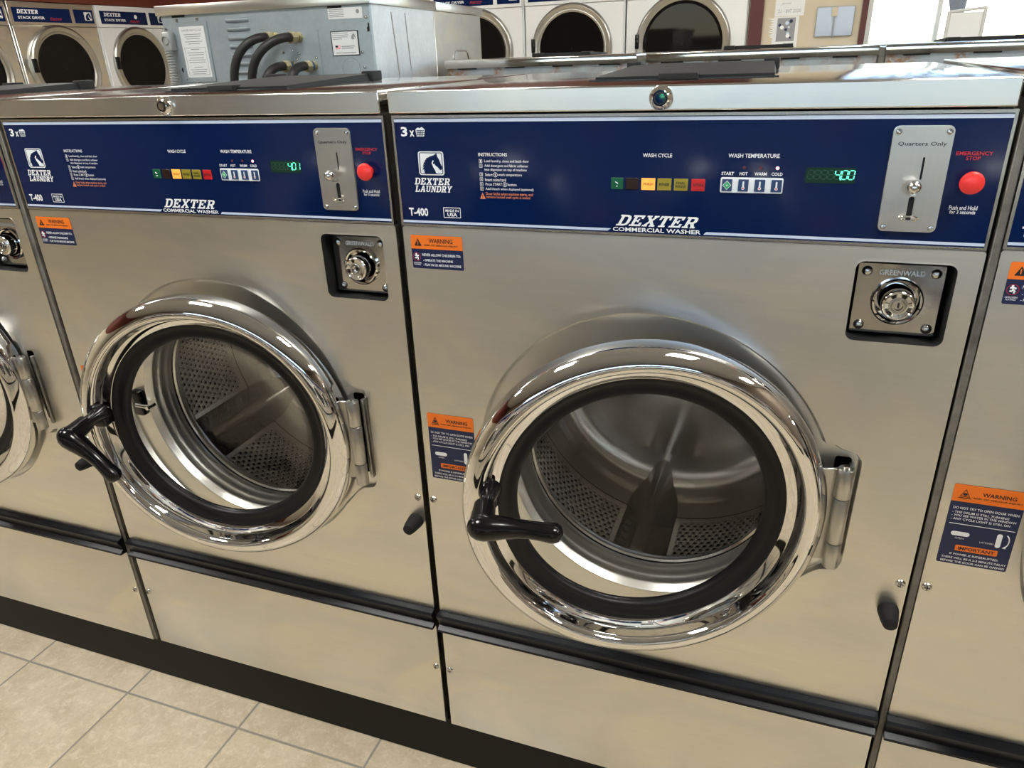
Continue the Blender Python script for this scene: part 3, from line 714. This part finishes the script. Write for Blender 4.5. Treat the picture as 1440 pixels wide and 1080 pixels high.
def f_catch():
    b = MB(); b.box((.112, -.004, H-.352), (.133, .010, H-.306), 'plastic', .003, 2); b.tube([(.124, -.006, H-.330), (.150, -.004, H-.332)], .004, 'chrome_dull', 10); b.tube([(.150, -.010, H-.332), (.150, .008, H-.332)], .0035, 'chrome', 10); return b
def f_leaf():
    b = MB(); b.box((.5730, -.002, H-.4000), (.5790, .0085, H-.2640), 'hinge_steel', .0015, 2); return b

def f_flange(x): b = MB(); b.box((x, .0015, .117), (x+.0078, .010, H+.1365), 'cabinet', .0008, 1); return b
def build_washer(loc, label, rz=0., flange=None, door=0., lever=0., drum=0., price='4.00', group=None, detail=True, lidlift=0):
    t = thing('washing_machine', label, 'washing machine', loc, rz, group)
    p = lambda name, key, fn, par=t, l=None, ang=40: link(name, cached(key, fn, ang), par, l)
    p('cabinet', 'cabinet', f_cabinet)
    if flange is not None: p('side_flange', 'side_flange%g' % flange, lambda: f_flange(flange))
    p('front_panel', 'front_panel', f_front, ang=30)
    p('lower_panel', 'lower_panel', f_lower)
    p('trim_strip', 'trim_strip', f_trim)
    tub = p('tub_mouth', 'tub_mouth', f_tub)
    dr = link('drum', cached('drum', f_drum), t, (CX, 0, CZ)); dr.rotation_euler = (0, drum, 0)
    for k in range(3):
        o = link('baffle', cached('baffle', f_baffle), dr); o.rotation_euler = (0, 2*pi*k/3, 0)
    for x, z in ((.0076, -.4203), (.6538, -.4220), (.0078, -.7717), (.6547, -.7717)): p('screw', 'screw', f_screw, t, (x, 0, H+z))
    p('bumper_peg', 'bumper_peg', f_peg, t, (.6465, 0, H-.466))
    lid = p('lid', 'lid', f_lid); p('lid_lock', 'lid_lock', f_lid_lock, lid)
    d = p('soap_dispenser_flap', 'soap_dispenser_flap', f_disp)
    p('latch', 'dispenser_latch', f_disp_latch, d)
    for x in (.212, .414): p('hinge_block', 'hinge_block%g' % x, lambda: f_disp_hinge(x), d)
    p('control_panel_frame', 'control_panel_frame', f_ctrl_frame)
    c = p('control_panel', 'control_panel', f_ctrl)
    [p(nm, 'panel_'+nm, lambda: f_letter_part(nm), c) for nm in LREG]; p('horse_emblem', 'horse_emblem', f_emblem, c); p('keypad', 'keypad', f_keypad, c)
    for i in range(6): p('indicator_window', 'indicator%d' % i, lambda: f_ind(i), c)
    p('price_display', 'price_display'+price, lambda: f_lcd(price), c)
    for i, x in enumerate((.4201, .4371, .4540)): p('indicator_led', 'led%d' % (i == 2), lambda: f_led(i == 2), c, (x, -.0006, H+.0793))
    s = p('stop_button', 'stop_button', f_stop, t, (.6335, -.0006, H+.0693)); s['label'] = 'red emergency stop button'
    cp = p('coin_plate', 'coin_plate', f_coin)
    for x, z in ((.5634, .1161), (.6076, .1160), (.5636, .0224), (.6074, .0224)): p('rivet', 'rivet', f_rivet, cp, (x, -.0032, H+z))
    p('return_knob', 'return_knob', f_knob, cp); p('coin_cup', 'coin_cup', f_dish, cp)
    lk = p('coin_box_plate', 'coin_box_plate', f_lock)
    p('lock_cylinder', 'lock_cylinder', f_lock_cyl, lk)
    for x, z in ((.5585, -.0310), (.6255, -.0310), (.5585, -.0930), (.6265, -.0930)): p('bolt', 'bolt', f_bolt, lk, (x, .020, H+z))
    p('warning_label', 'warning_label_children', f_stA); p('warning_label', 'warning_label_door', f_stB)
    p('hinge_leaf', 'hinge_leaf', f_leaf); p('door_catch', 'door_catch', f_catch)
    dd = link('door', cached('door_ring', f_ring, 30), t, (HX, HY, 0)); dd.rotation_euler = (0, 0, door)
    p('door_gasket', 'door_gasket', f_gasket, dd); p('door_glass', 'door_glass', f_glass, dd)
    p('door_handle', 'door_handle%.2f' % lever, lambda: f_handle(lever), dd); p('hinge_barrel', 'hinge_barrel', f_barrel, dd)
    return t
# ------------------------------------------------------------------ the near row of washers
build_washer((-1.351-.0013, -.002, 0), 'stainless washing machine cut off by the left edge of the photo', door=.15, lever=math.radians(-40), drum=.4, price='4.00', group='near row of washing machines', flange=.6632)
build_washer((-.675+.0017, .0028-.002, 0), 'stainless washing machine left of centre with its door handle hanging diagonally', door=.183, lever=math.radians(-46), drum=2.53, price='4.01', group='near row of washing machines')
build_washer((0, 0, 0), 'large central stainless washing machine showing 4.00, door ajar and handle horizontal', door=.258, lever=math.radians(-3), drum=1.69, price='4.00', group='near row of washing machines')
w3 = build_washer((.675-.0011, -.0042, .0035), 'stainless washing machine cut off by the right edge of the photo', door=.18, lever=math.radians(0), drum=0, price='4.00', group='near row of washing machines', flange=-.0084)
# ------------------------------------------------------------------ the facing row across the aisle, behind the photographer
for k in range(6):
    x = 2.65-.675*k
    build_washer((x, -1.45, 0), ['rightmost', 'second from right', 'third from right', 'third from left', 'second from left', 'leftmost'][k]+' washing machine in the facing row across the aisle, behind the camera', rz=pi, door=.02, lever=math.radians(-90), drum=.3*k, group='facing row of washing machines')

def floor_plinth(x0, x1, y0, y1, label, h=.1145):
    b = MB(); b.box((x0, y0, 0), (x1, y1, h), 'plinth', .002, 1); return tag(b.build('plinth'), label, 'plinth')
floor_plinth(-1.40, 1.36, .011, .60, 'long low black plinth under the near row of washing machines')
floor_plinth(-1.42, 2.66, -2.05, -1.462, 'long low black plinth under the facing row across the aisle')

# ------------------------------------------------------------------ the rear row, seen from behind
def f_rl(): b = MB(); b.box((0, 0, H+.157), (.667, .70, H+.1835), 'steel_lid', .002, 2); return b
def f_rb():
    b = MB(); b.box((.004, .014, .115), (.663, .690, H+.157), 'galv_rust')
    b.poly([[(.006, H+.1565), (.661, H+.1565), (.661, H+.138), (.645, H+.128), (.022, H+.128), (.006, H+.138)]], .0125, 'galv_rust', .014); return b
def f_slot(x, w): b = MB(); b.box((x, .002, H+.1535), (x+w, .013, H+.1580), 'black'); return b
def f_hump(x, w): b = MB(); b.box((x, .34, H+.1835), (x+w, .40, H+.1960), 'rubber_matte', .002, 1); return b
def f_rflap():
    b = MB(); z = H+.1837; b.add([(.20, .38, z), (.43, .38, z), (.43, .62, z), (.20, .62, z), (.205, .385, z+.011), (.425, .385, z+.011), (.425, .62, z+.005), (.205, .62, z+.005)], [(0, 1, 5, 4), (1, 2, 6, 5), (2, 3, 7, 6), (3, 0, 4, 7), (4, 5, 6, 7)], 'rubber_matte'); return b
def f_rfront():
    b = MB(); b.box((.002, .690, .12), (.665, .70, H+.157), 'steel', .001, 1); b.lathe([(.23, .70), (.23, .74), (.2, .755), (.17, .74), (.17, .70)], 'chrome', (.3335, 0, H-.33), 64); return b
rear_lab = ['rear washer seen from behind, beside the tall grey machine, its back panel rusty', 'rear washer seen from behind, middle of the low row behind the central machine', 'rear washer seen from behind, rightmost, in front of the window']
for k, x in enumerate((-.690, .0055, .688)):
    t = thing('washing_machine', rear_lab[k], 'washing machine', (x, 1.66, 0), 0, 'low rear row of washing machines')
    cached_ = lambda n, f: link(n, cached('rear_'+n, f), t)
    cached_('lid', f_rl); cached_('back_panel', f_rb); cached_('front_panel', f_rfront)
    for i, xs in enumerate((.048, .222, .388, .545)): link('hinge_slot', cached('rslot%d' % i, lambda: f_slot(xs, .067)), t)
    fl = link('soap_dispenser_flap', cached('rflap', f_rflap), t)
    for i, xs in enumerate((.205, .395)): link('hinge_block', cached('rhump%d' % i, lambda: f_hump(xs, .034)), fl)
for x, lab in ((-.0225, 'small steel spacer bracket between the first two rear washers'), (.6735, 'small steel spacer bracket between the rear washers in front of the window')):
    b = MB(); b.box((x, 1.668, 0), (x+.0145 if x > 0 else x+.026, 1.675, H+.175), 'cabinet'); tag(b.build('spacer_bracket'), lab, 'bracket')
floor_plinth(-.70, 1.36, 1.70, 2.34, 'long low black plinth under the rear row of washing machines', .112)

# ------------------------------------------------------------------ the tall machine turned away from us
big = thing('large_washing_machine', 'tall grey galvanised washing machine turned back to front, hoses on its back panel', 'washing machine', (-.70, 1.20, 0), math.radians(4.2))
b = MB(); b.box((-.70, .0, .12), (0, .014, H+.341), 'galv', .001, 1); bp_ = b.build('back_panel', big)
b = MB(); b.box((-.70, .014, .12), (-.001, .50, H+.341), 'galv_side')
b.tube([(0, .150, H+.326), (0, .18, H+.10)], .0022, 'galv_side', 6); b.tube([(0, .255, H+.326), (0, .275, H+.10)], .0022, 'galv_side', 6)
b.build('side_panel', big)
b = MB(); b.box((-.70, .502, .12), (.0, 1.02, H+.341), 'steel', .002, 1)
pts = [(.0015, .68, H+.187), (.0015, .695, H+.208), (.0015, .71, H+.214), (.0015, .82, H+.214), (.0015, .835, H+.208), (.0015, .85, H+.187)]
b.tube(pts, .003, 'steel', 8); b.build('front_body', big)
b = MB(); b.box((-.712, -.010, H+.3415), (.008, .51, H+.369), 'steel', .002, 2); b.box((-.712, .512, H+.3415), (.008, 1.035, H+.369), 'steel', .002, 2); b.build('lid', big)
for x in (-.66, -.13): b = MB(); b.box((x, -.0015, H+.335), (x+.045, .004, H+.3412), 'black'); b.build('hinge_slot', bp_)
for i in range(8):
    b = MB(); z = H+.319-.0238*i; x0, x1 = -.470, -.398
    n = 8; vs = []; fs = []
    for j in range(n+1):
        t = j/n; zz = z+.007-.014*t; d = .011*math.sin(pi*min(t*1.15, 1))**.6 if 0 < t < 1 else 0
        vs += [(x0-.004, 0, zz), (x0, -d*.8, zz), (x0+.008, -d, zz), (x1-.008, -d, zz), (x1, -d*.8, zz), (x1+.004, 0, zz)]
    for j in range(n):
        for k in range(5): fs.append((j*6+k, j*6+k+1, (j+1)*6+k+1, (j+1)*6+k))
    b.add(vs, fs, 'galv', True); b.build('vent_louver', bp_, 70)
b = MB(); b.box((-.655, -.004, H+.152), (-.542, 0, H+.322), 'galv', .001, 1); acc = b.build('access_panel', bp_)
b = MB(); b.poly([rrect(-.641, -.552, H+.166, H+.309, .003)], -.0048, 'galv_white', -.004)
T = lambda s, a, c_, z0, z1, bo=.0: b.text(s, a, c_, H+z0, H+z1, -.0052, 'grey_txt', bo)
T('DANGER: HIGH VOLTAGE', -.632, -.561, .296, .3015, .01)
for z, w in ((.287, .062), (.281, .058), (.275, .050), (.267, .062), (.261, .040), (.245, .030), (.236, .060), (.230, .056), (.221, .050), (.215, .060), (.209, .058), (.195, .03), (.188, .060), (.182, .054), (.176, .046)):
    b.box((-.5965-w/2, -.0051, H+z-.0009), (-.5965+w/2, -.0049, H+z+.0009), 'grey_txt')
b.poly([rect(-.634, -.559, H+.172, H+.250), rect(-.633, -.560, H+.173, H+.249)], -.0051, 'grey_txt'); o = b.build('warning_sheet', bp_)
b = MB(); b.poly([rect(-.130, -.042, H+.210, H+.276)], -.0015, 'ink', 0); b.poly([rect(-.127, -.045, H+.2125, H+.2735)], -.002, 'galv_white')
horse(b, -.066, -.049, H+.252, H+.270, -.0024, field='galv_white', ink='grey_txt')
for i, (z, w) in enumerate(((.269, .050), (.264, .052), (.259, .048), (.254, .03))): b.box((-.124, -.0024, H+z), (-.124+w, -.0022, H+z+.0016), 'grey_txt')
b.poly([rect(-.118, -.102, H+.228, H+.238)], -.0024, 'white'); b.poly([rect(-.118, -.110, H+.233, H+.238)], -.0026, 'blue')
for i in range(4): b.box((-.118+(.008 if i > 1 else 0), -.0026, H+.2285+i*.0026), (-.102, -.0024, H+.2297+i*.0026), 'btn_red')
for z, w in ((.234, .042), (.229, .038)): b.box((-.098, -.0024, H+z), (-.098+w, -.0022, H+z+.0022), 'grey_txt')
b.box((-.118, -.0024, H+.217), (-.054, -.0022, H+.219), 'grey_txt'); b.build('maker_label', bp_)
b = MB(); b.poly([rect(-.130, -.022, H+.307, H+.3355)], -.001, 'galv_white', 0)
for i in range(5): b.box((-.126, -.0014, H+.312+i*.0046), (-.080, -.0012, H+.3136+i*.0046), 'grey_txt')
b.poly([circ(-.036, H+.324, .0055)], -.0014, 'grey_txt'); b.build('rating_label', bp_)
b = MB(); b.poly([rrect(-.330, -.170, H+.140, H+.2840, .004)], -.002, 'galv', 0); b.build('inlet_plate', bp_)
b = MB(); b.poly([circ(-.075, H+.176, .029, 40), circ(-.075, H+.176, .0275, 40)], -.0006, 'grey_txt'); b.build('knockout', bp_)
b = MB(); b.poly([[(-.012, H+.270), (-.004, H+.272), (-.004, H+.292), (-.008, H+.295), (-.009, H+.283), (-.012, H+.283)]], -.0008, 'black'); b.build('notch', bp_)
for x, z in ((-.645, .327), (-.572, .328), (-.690, .305), (-.648, .160), (-.607, .148), (-.012, .308), (-.034, .218), (-.032, .178), (-.292, .226), (-.262, .230), (-.240, .222), (-.185, .209), (-.250, .206), (-.56, .238), (-.40, .25)):
    b = MB(); b.lathe([(.0001, -.005), (.003, -.0045), (.0045, -.002), (.005, 0)], 'chrome_dull', (x, 0, H+z), 14); b.build('panel_screw', bp_)
b = MB(); b.lathe([(.0, -.0008), (.008, -.0008)], 'black', (-.655, 0, H+.188), 20); b.build('cable_hole', bp_)
b = MB(); b.box((-.692, -.030, H+.243), (-.662, 0, H+.297), 'conduit', .006, 2); b.lathe([(.011, -.034), (.013, -.03), (.013, -.026)], 'conduit', (-.677, 0, H+.272), 18); b.build('cable_clamp_box', bp_)
def W_(x, y, z):   # a point in the tall machine's own frame, in the room's
    a = math.radians(4.2); return (-.70+x*math.cos(a)-y*math.sin(a), 1.20+x*math.sin(a)+y*math.cos(a), z)
hd = [(-.313, .268, -.425, .50, 'white'), (-.234, .265, -.365, .50, 'white'), (-.268, .189, -.322, .35, 'blue_ring'), (-.197, .187, -.232, .35, 'blue_ring')]
hl = ['leftmost black rubber hose arching from the upper fittings of the grey machine', 'second black rubber hose arching over the first, upper right fitting', 'short black hose from the lower left fitting with a blue ring', 'rightmost short black hose from the lower right fitting with a blue ring']
for i, (x, z, xe, q, rc) in enumerate(hd):
    b = MB(); b.tube([(x, 0, H+z), (x-.002, -.012, H+z)], .014, 'brass', 16); b.tube([(x-.002, -.012, H+z), (x-.004, -.02, H+z)], .0125, rc if rc != 'white' else 'brass', 20)
    b.tube([(x-.004, -.02, H+z), (x-.008, -.040, H+z-.001)], .0155, 'brass', 8); b.build('hose_fitting', bp_)
    P0 = Vector((x-.008, -.038, H+z)); P1 = Vector((x-.030, -.080, H+z+.002)); P2 = Vector((xe+.020, -.10, H+z-.03)); P3 = Vector((xe, -.08, H+.14)); pts = []
    for j in range(25):
        t = j/24; pts.append(W_(*(P0*(1-t)**3+P1*3*t*(1-t)**2+P2*3*t*t*(1-t)+P3*t**3)))
    pts += [W_(xe-.004, -.082, H+.05), W_(xe-.004, -.06, .75), W_(xe, -.05, .3)]
    b = MB(); b.tube(pts, .0125, 'hose', 16); tag(b.build('water_hose'), hl[i], 'hose', 'black hoses on the grey machine')
b = MB(); pts = [W_(-.681+.003*math.sin(i*.03), -.022, H+.246-.0009*i) for i in range(420)]
b.tube(pts, [.0105+.0026*math.cos(i*.0009/.0078*2*pi) for i in range(420)], 'conduit', 12)
tag(b.build('cable_conduit'), 'corrugated grey cable conduit down the left edge of the grey machine', 'cable')

# ------------------------------------------------------------------ tumble dryers
def dryer(loc, rz, kind, label, w=.75, r=.30, ri=.24, logo=0):
    body = 'white_enamel' if kind == 'white' else 'steel'
    t = thing('tumble_dryer', label, 'dryer', loc, rz, 'stack dryers along the walls')
    z = lambda v: H+v
    b = MB(); b.box((.02, .05, 0), (w-.02, .70, .06), 'black'); b.box((.004, 0.02, .06), (w-.004, .72, z(.655)), body, .003, 1); b.build('cabinet', t)
    b = MB(); b.box((.006, -.002, z(.505)), (w-.012, .02, z(.660)), body, .003, 1); fp = b.build('header_panel', t)
    b = MB(); b.box((.035, -.004, z(.528)), (.515/.75*w, -.001, z(.622)), 'blue_strip'); b.box((.547/.75*w, -.004, z(.528)), (.722/.75*w, -.001, z(.622)), 'blue_strip'); cs = b.build('control_strip', t)
    b = MB(); y = -.0048
    slab(b, 'DEXTER', .070, .245, z(.583), z(.609), y, 'white'); b.build('brand_lettering', cs); b = MB(); b.text('STACK DRYER', .070, .285, z(.548), z(.566), y, 'white', .02)
    b.build('type_lettering', cs); b = MB(); b.text('Express', .330, .430, z(.545), z(.562), y, 'red_txt', .01, .4); b.box((.325, y-.0003, z(.5425)), (.42, y, z(.5445)), 'red_txt')
    if logo: b.poly([circ(.395, z(.585), .016)], y, 'white')
    b.build('script_lettering', cs); b = MB(); horse(b, .637/.75*w, .706/.75*w, z(.548), z(.607), y, ink='blue'); b.build('horse_emblem', cs)
    b = MB(); b.box((.012, .004, .10), (w-.012, .0202, z(.503)), body, .004, 1); b.build('front_panel', t)
    cx = .362/.75*w
    for cz in (z(.212), .45):
        b = MB(); b.lathe([(r, .004), (r, -.012), (r-.006, -.022), (r-.016, -.026), (r-.030, -.020), (r-.040, -.016), (ri+.012, -.018), (ri, -.012), (ri, .01)], 'hinge_steel', (cx, 0, cz), 96); dr = b.build('door', t)
        b = MB(); b.lathe([(ri+.002, -.008), (ri-.012, -.006), (ri-.02, -.0055)], 'dark_glass', (cx, 0, cz), 64); b.lathe([(ri-.02, -.0055), (.001, -.0055)], 'dark_glass', (cx, 0, cz), 64, smooth=False); b.build('door_glass', dr)
        b = MB(); b.box((cx-r+.004, -.050, cz-.02), (cx-r+.030, -.018, cz+.075), 'plastic', .006, 2); b.build('door_handle', dr)
    return t
dryer((-4.80, 2.593, 0), pi/2, 'steel', 'stainless stack dryer cut off at the top left corner of the photo')
dryer((-4.80, 3.345, 0), pi/2, 'steel', 'stainless stack dryer at the left wall with a dark round door')
dryer((-4.80, 4.100, 0), pi/2, 'white', 'white stack dryer at the left wall, partly behind the grey machine', logo=1)
dryer((-2.225, 4.80, 0), 0, 'white', 'white stack dryer at the back wall, mostly hidden behind the grey machine', logo=1)
dryer((-1.474, 4.80, 0), 0, 'white', 'white stack dryer in the middle of the back wall, dark round door in full view')
dryer((-.722, 4.80, 0), 0, 'white', 'wide white dryer at the back wall beside the dark red post', w=.83, r=.325, ri=.272)

# ------------------------------------------------------------------ notices on the back wall
YW = 4.80
b = MB(); b.poly([rect(.270, .450, H+.355, H+.52)], YW-.001, 'galv_white', YW+.002)
b.text('Jarnel', .305, .365, H+.42, H+.437, YW-.0014, 'grey_txt', .0, .3); b.text('21 - 847 2020', .290, .430, H+.375, H+.395, YW-.0014, 'grey_txt', .0)
random.seed(3)
tag(b.build('handwritten_note'), 'white handwritten note taped high on the beige wall', 'note')
b = MB(); b.poly([rect(.268, .425, H+.15, H+.352)], YW-.001, 'galv_white', YW+.002); b.poly([rect(.292, .405, H+.205, H+.345)], YW-.0015, 'grey_txt', YW-.001)
for i in range(18):
    x = .30+random.random()*.09; zz = .215+random.random()*.11; b.poly([circ(x, H+zz, .006+random.random()*.008, 10)], YW-.0018-.00002*i, random.choice(['lblue', 'navy', 'white', 'grey_txt']))
for i in range(9):
    zz = H+.23+i*.013; b.poly([[(.268, zz), (.268-.02-.02*random.random(), zz+.012*random.random()), (.268, zz+.009)]], YW-.0012, 'white')
tag(b.build('photo_print'), 'small colour photo print stuck with tape to the beige wall', 'picture')
b = MB(); b.box((.530, YW-.018, H+.225), (.752, YW+.002, H+.395), 'galv_white', .006, 2)
sl = tag(b.build('leaflet_holder'), 'clear plastic leaflet holder on the beige wall beside the window', 'holder')
b = MB(); b.poly([rrect(.527, .755, H+.222, H+.398, .008)], YW-.024, 'plastic_sheet', YW-.003); b.build('plastic_cover', sl)
b = MB(); b.box((.618, YW-.026, H+.34), (.652, YW-.0245, H+.392), 'wall'); b.box((.632, YW-.027, H+.212), (.640, YW-.0245, H+.34), 'grey_txt'); b.build('paper_strip', sl)

# ------------------------------------------------------------------ the room
X0, X1, Y0, Y1, ZC = -5.6, 4.4, -4.6, 5.6, 2.85
def slabm(name, a, b_, mat, **k): b = MB(); b.box(a, b_, mat); return struct(b.build(name))
fl = slabm('floor', (X0-.2, Y0-.2, -.05), (X1+.2, Y1+.2, 0), 'floor')
slabm('ceiling', (X0-.2, Y0-.2, ZC), (X1+.2, Y1+.2, ZC+.05), 'ceiling')
slabm('wall_left', (X0-.1, Y0, 0), (X0, Y1, ZC), 'wall')
slabm('trim_1', (-4.86, Y0, H+.665), (-4.80, 4.86, ZC), 'maroon_wall')
slabm('wall_back_dryers', (X0, Y1, 0), (.11, Y1+.1, ZC), 'wall') if False else None
slabm('wall_back_left', (-4.80, 4.86, 0), (-2.24, 4.90, ZC), 'wall')
slabm('wall_back_upper', (-2.24, 4.865, H+.668), (.105, 4.90, ZC), 'wall')
slabm('wall_recess_back', (-2.30, 5.56, 0), (.17, 5.60, 1.9), 'wall')
slabm('wall_recess_right', (.122, 4.905, 0), (.16, 5.55, 1.9), 'wall')
slabm('wall_recess_left', (-2.29, 4.905, 0), (-2.25, 5.55, 1.9), 'wall')
slabm('wall_left_front', (-4.86, Y0, 0), (-4.80, 2.585, H+.664), 'wall')
b = MB(); b.box((-4.80, 4.80, H+.665), (.11, 4.86, ZC), 'maroon_wall'); struct(b.build('trim_2'))
b = MB(); b.box((.110, 4.802, 0), (.80, 4.90, ZC), 'wall'); b.box((.80, 4.802, 0), (X1, 4.90, .80), 'wall'); b.box((.80, 4.802, 2.55), (X1, 4.90, ZC), 'wall'); struct(b.build('wall_back'))
slabm('trim_3', (.113, 4.785, 0), (.199, 4.8015, ZC), 'maroon')
slabm('trim_4', (.795, 4.775, .78), (.829, 4.8015, 2.58), 'maroon')
def window(name, x0, x1, z0, z1, y, mull):
    b = MB(); t = .03
    b.box((x0, y, z0), (x1, y+.05, z0+t), 'mullion'); b.box((x0, y, z1-t), (x1, y+.05, z1), 'mullion')
    b.box((x0, y, z0), (x0+t, y+.05, z1), 'mullion'); b.box((x1-t, y, z0), (x1, y+.05, z1), 'mullion')
    for m in mull: b.box((m, y, z0), (m+.026, y+.05, z1), 'mullion')
    f = struct(b.build(name)); b = MB(); b.poly([rect(x0, x1, z0, z1)], y+.02, 'pane'); b.build('pane', f); return f
window('window_1', .831, X1, .80, 2.55, 4.84, [1.228, 2.45, 3.6])
window('window_2', -2.3, 3.6, 1.35, 2.35, -4.68, [-.9, .6, 2.1])
b = MB(); b.box((X0, Y0-.1, 0), (-2.3, Y0, ZC), 'wall_dark'); b.box((3.6, Y0-.1, 0), (X1, Y0, ZC), 'wall_dark'); b.box((-2.3, Y0-.1, 0), (3.6, Y0, 1.35), 'wall_dark'); b.box((-2.3, Y0-.1, 2.35), (3.6, Y0, ZC), 'wall_dark'); struct(b.build('wall_front'))
b = MB(); b.box((X1, Y0, 0), (X1+.1, 4.9, ZC), 'wall_dark'); struct(b.build('wall_right'))
# sign stand behind the glass line
b = MB()
b.tube([(1.283, 4.74, .0), (1.283, 4.74, H+.335)], .010, 'mullion', 10); b.tube([(1.466, 4.70, .0), (1.466, 4.70, H+.352)], .010, 'mullion', 10); b.tube([(1.283, 4.74, H+.332), (1.466, 4.70, H+.345)], .008, 'mullion', 10)
b.tube([(1.283, 4.74, .30), (1.466, 4.70, .30)], .008, 'mullion', 10)
sg = tag(b.build('sign_stand'), 'grey metal frame stand in front of the window', 'sign stand')
b = MB(); b.add([(1.292, 4.738, H-.40), (1.458, 4.702, H-.40), (1.458, 4.702, H+.325), (1.292, 4.738, H+.325)], [(0, 1, 2, 3)], 'galv_white'); b.build('sign_sheet', sg)

# ceiling lights
k = 0
for x in (-3.4, -1.0, 1.4, 3.6):
    for y in (-.75, 2.6):
        b = MB(); b.box((x-.305, y-.305, ZC-.03), (x+.305, y+.305, ZC-.001), 'white_enamel', .004, 1)
        t = tag(b.build('ceiling_light'), 'recessed fluorescent ceiling light in the tiled ceiling', 'ceiling light', 'ceiling lights')
        b = MB(); b.poly([rect(0, 0, 0, 0)], 0, 'lamp') if False else None
        b.box((x-.265, y-.265, ZC-.034), (x+.265, y+.265, ZC-.0305), 'lamp'); b.build('diffuser', t); k += 1

# outdoors
b = MB(); b.box((-40, 5.8, -.25), (60, 70, -.15), 'wall_white'); b.box((-40, -70, -.25), (60, -5, -.15), 'asphalt'); struct(b.build('floor_outside'))
M['bark'] = simple('grey_bark', (.16, .13, .11), .8)
M['leaf'] = simple('pale_foliage', (.16, .24, .14), .7)
def tree(x, y, h, seed, label):
    random.seed(seed); b = MB()
    def grow(p, d, l, r, n):
        q = p+d*l; m = p+d*l*.5+Vector((random.uniform(-1, 1), random.uniform(-1, 1), 0))*l*.06
        b.tube([p, m, q], [r, r*.85, r*.7], 'bark', 6, caps=False)
        if n == 0: return
        for i in range(3):
            e = Vector((random.uniform(-1, 1), random.uniform(-1, 1), random.uniform(.1, .8))).normalized()
            grow(q, (d*.9+e*.8).normalized(), l*random.uniform(.6, .8), r*.62, n-1)
    grow(Vector((0, 0, -.15)), Vector((0, 0, 1)), h*.3, h*.025, 5)
    tag(b.build('bare_tree', None, 40, (x, y, 0)), label, 'tree')
tree(2.6, 13., 5.5, 5, 'bare tree outside, left of the window post'); tree(6.5, 18., 7, 8, 'bare tree outside, behind the metal sign stand')

# ------------------------------------------------------------------ light from outdoors
w = bpy.data.worlds.new('World'); S.world = w; w.use_nodes = True; nt = w.node_tree
sky = N(nt, 'ShaderNodeTexSky'); sky.sky_type = 'NISHITA'; sky.sun_disc = False; sky.sun_elevation = math.radians(48); sky.sun_rotation = math.radians(200); sky.air_density = 1.; sky.dust_density = .4
nt.links.new(sky.outputs[0], nt.nodes['Background'].inputs[0]); nt.nodes['Background'].inputs[1].default_value = .36

# ------------------------------------------------------------------ camera
def cam():
    c = bpy.data.cameras.new('camera'); o = bpy.data.objects.new('camera', c); COL.objects.link(o)
    a = (math.radians(20.81246), math.radians(65.59379), math.radians(-2.26281))
    R = Matrix.Rotation(a[0], 4, 'Z') @ Matrix.Rotation(a[1], 4, 'X') @ Matrix.Rotation(a[2], 4, 'Z')
    o.matrix_world = Matrix.Translation((.46449, -.84286, .20017+H)) @ R
    c.sensor_width = 36; c.lens = 1025.235/1440*36; c.clip_start = .02; c.clip_end = 300
    S.camera = o
cam()
S.view_settings.view_transform = 'Standard'; S.view_settings.look = 'None'; S.view_settings.gamma = 1; S.view_settings.use_curve_mapping = False
S.view_settings.exposure = .6
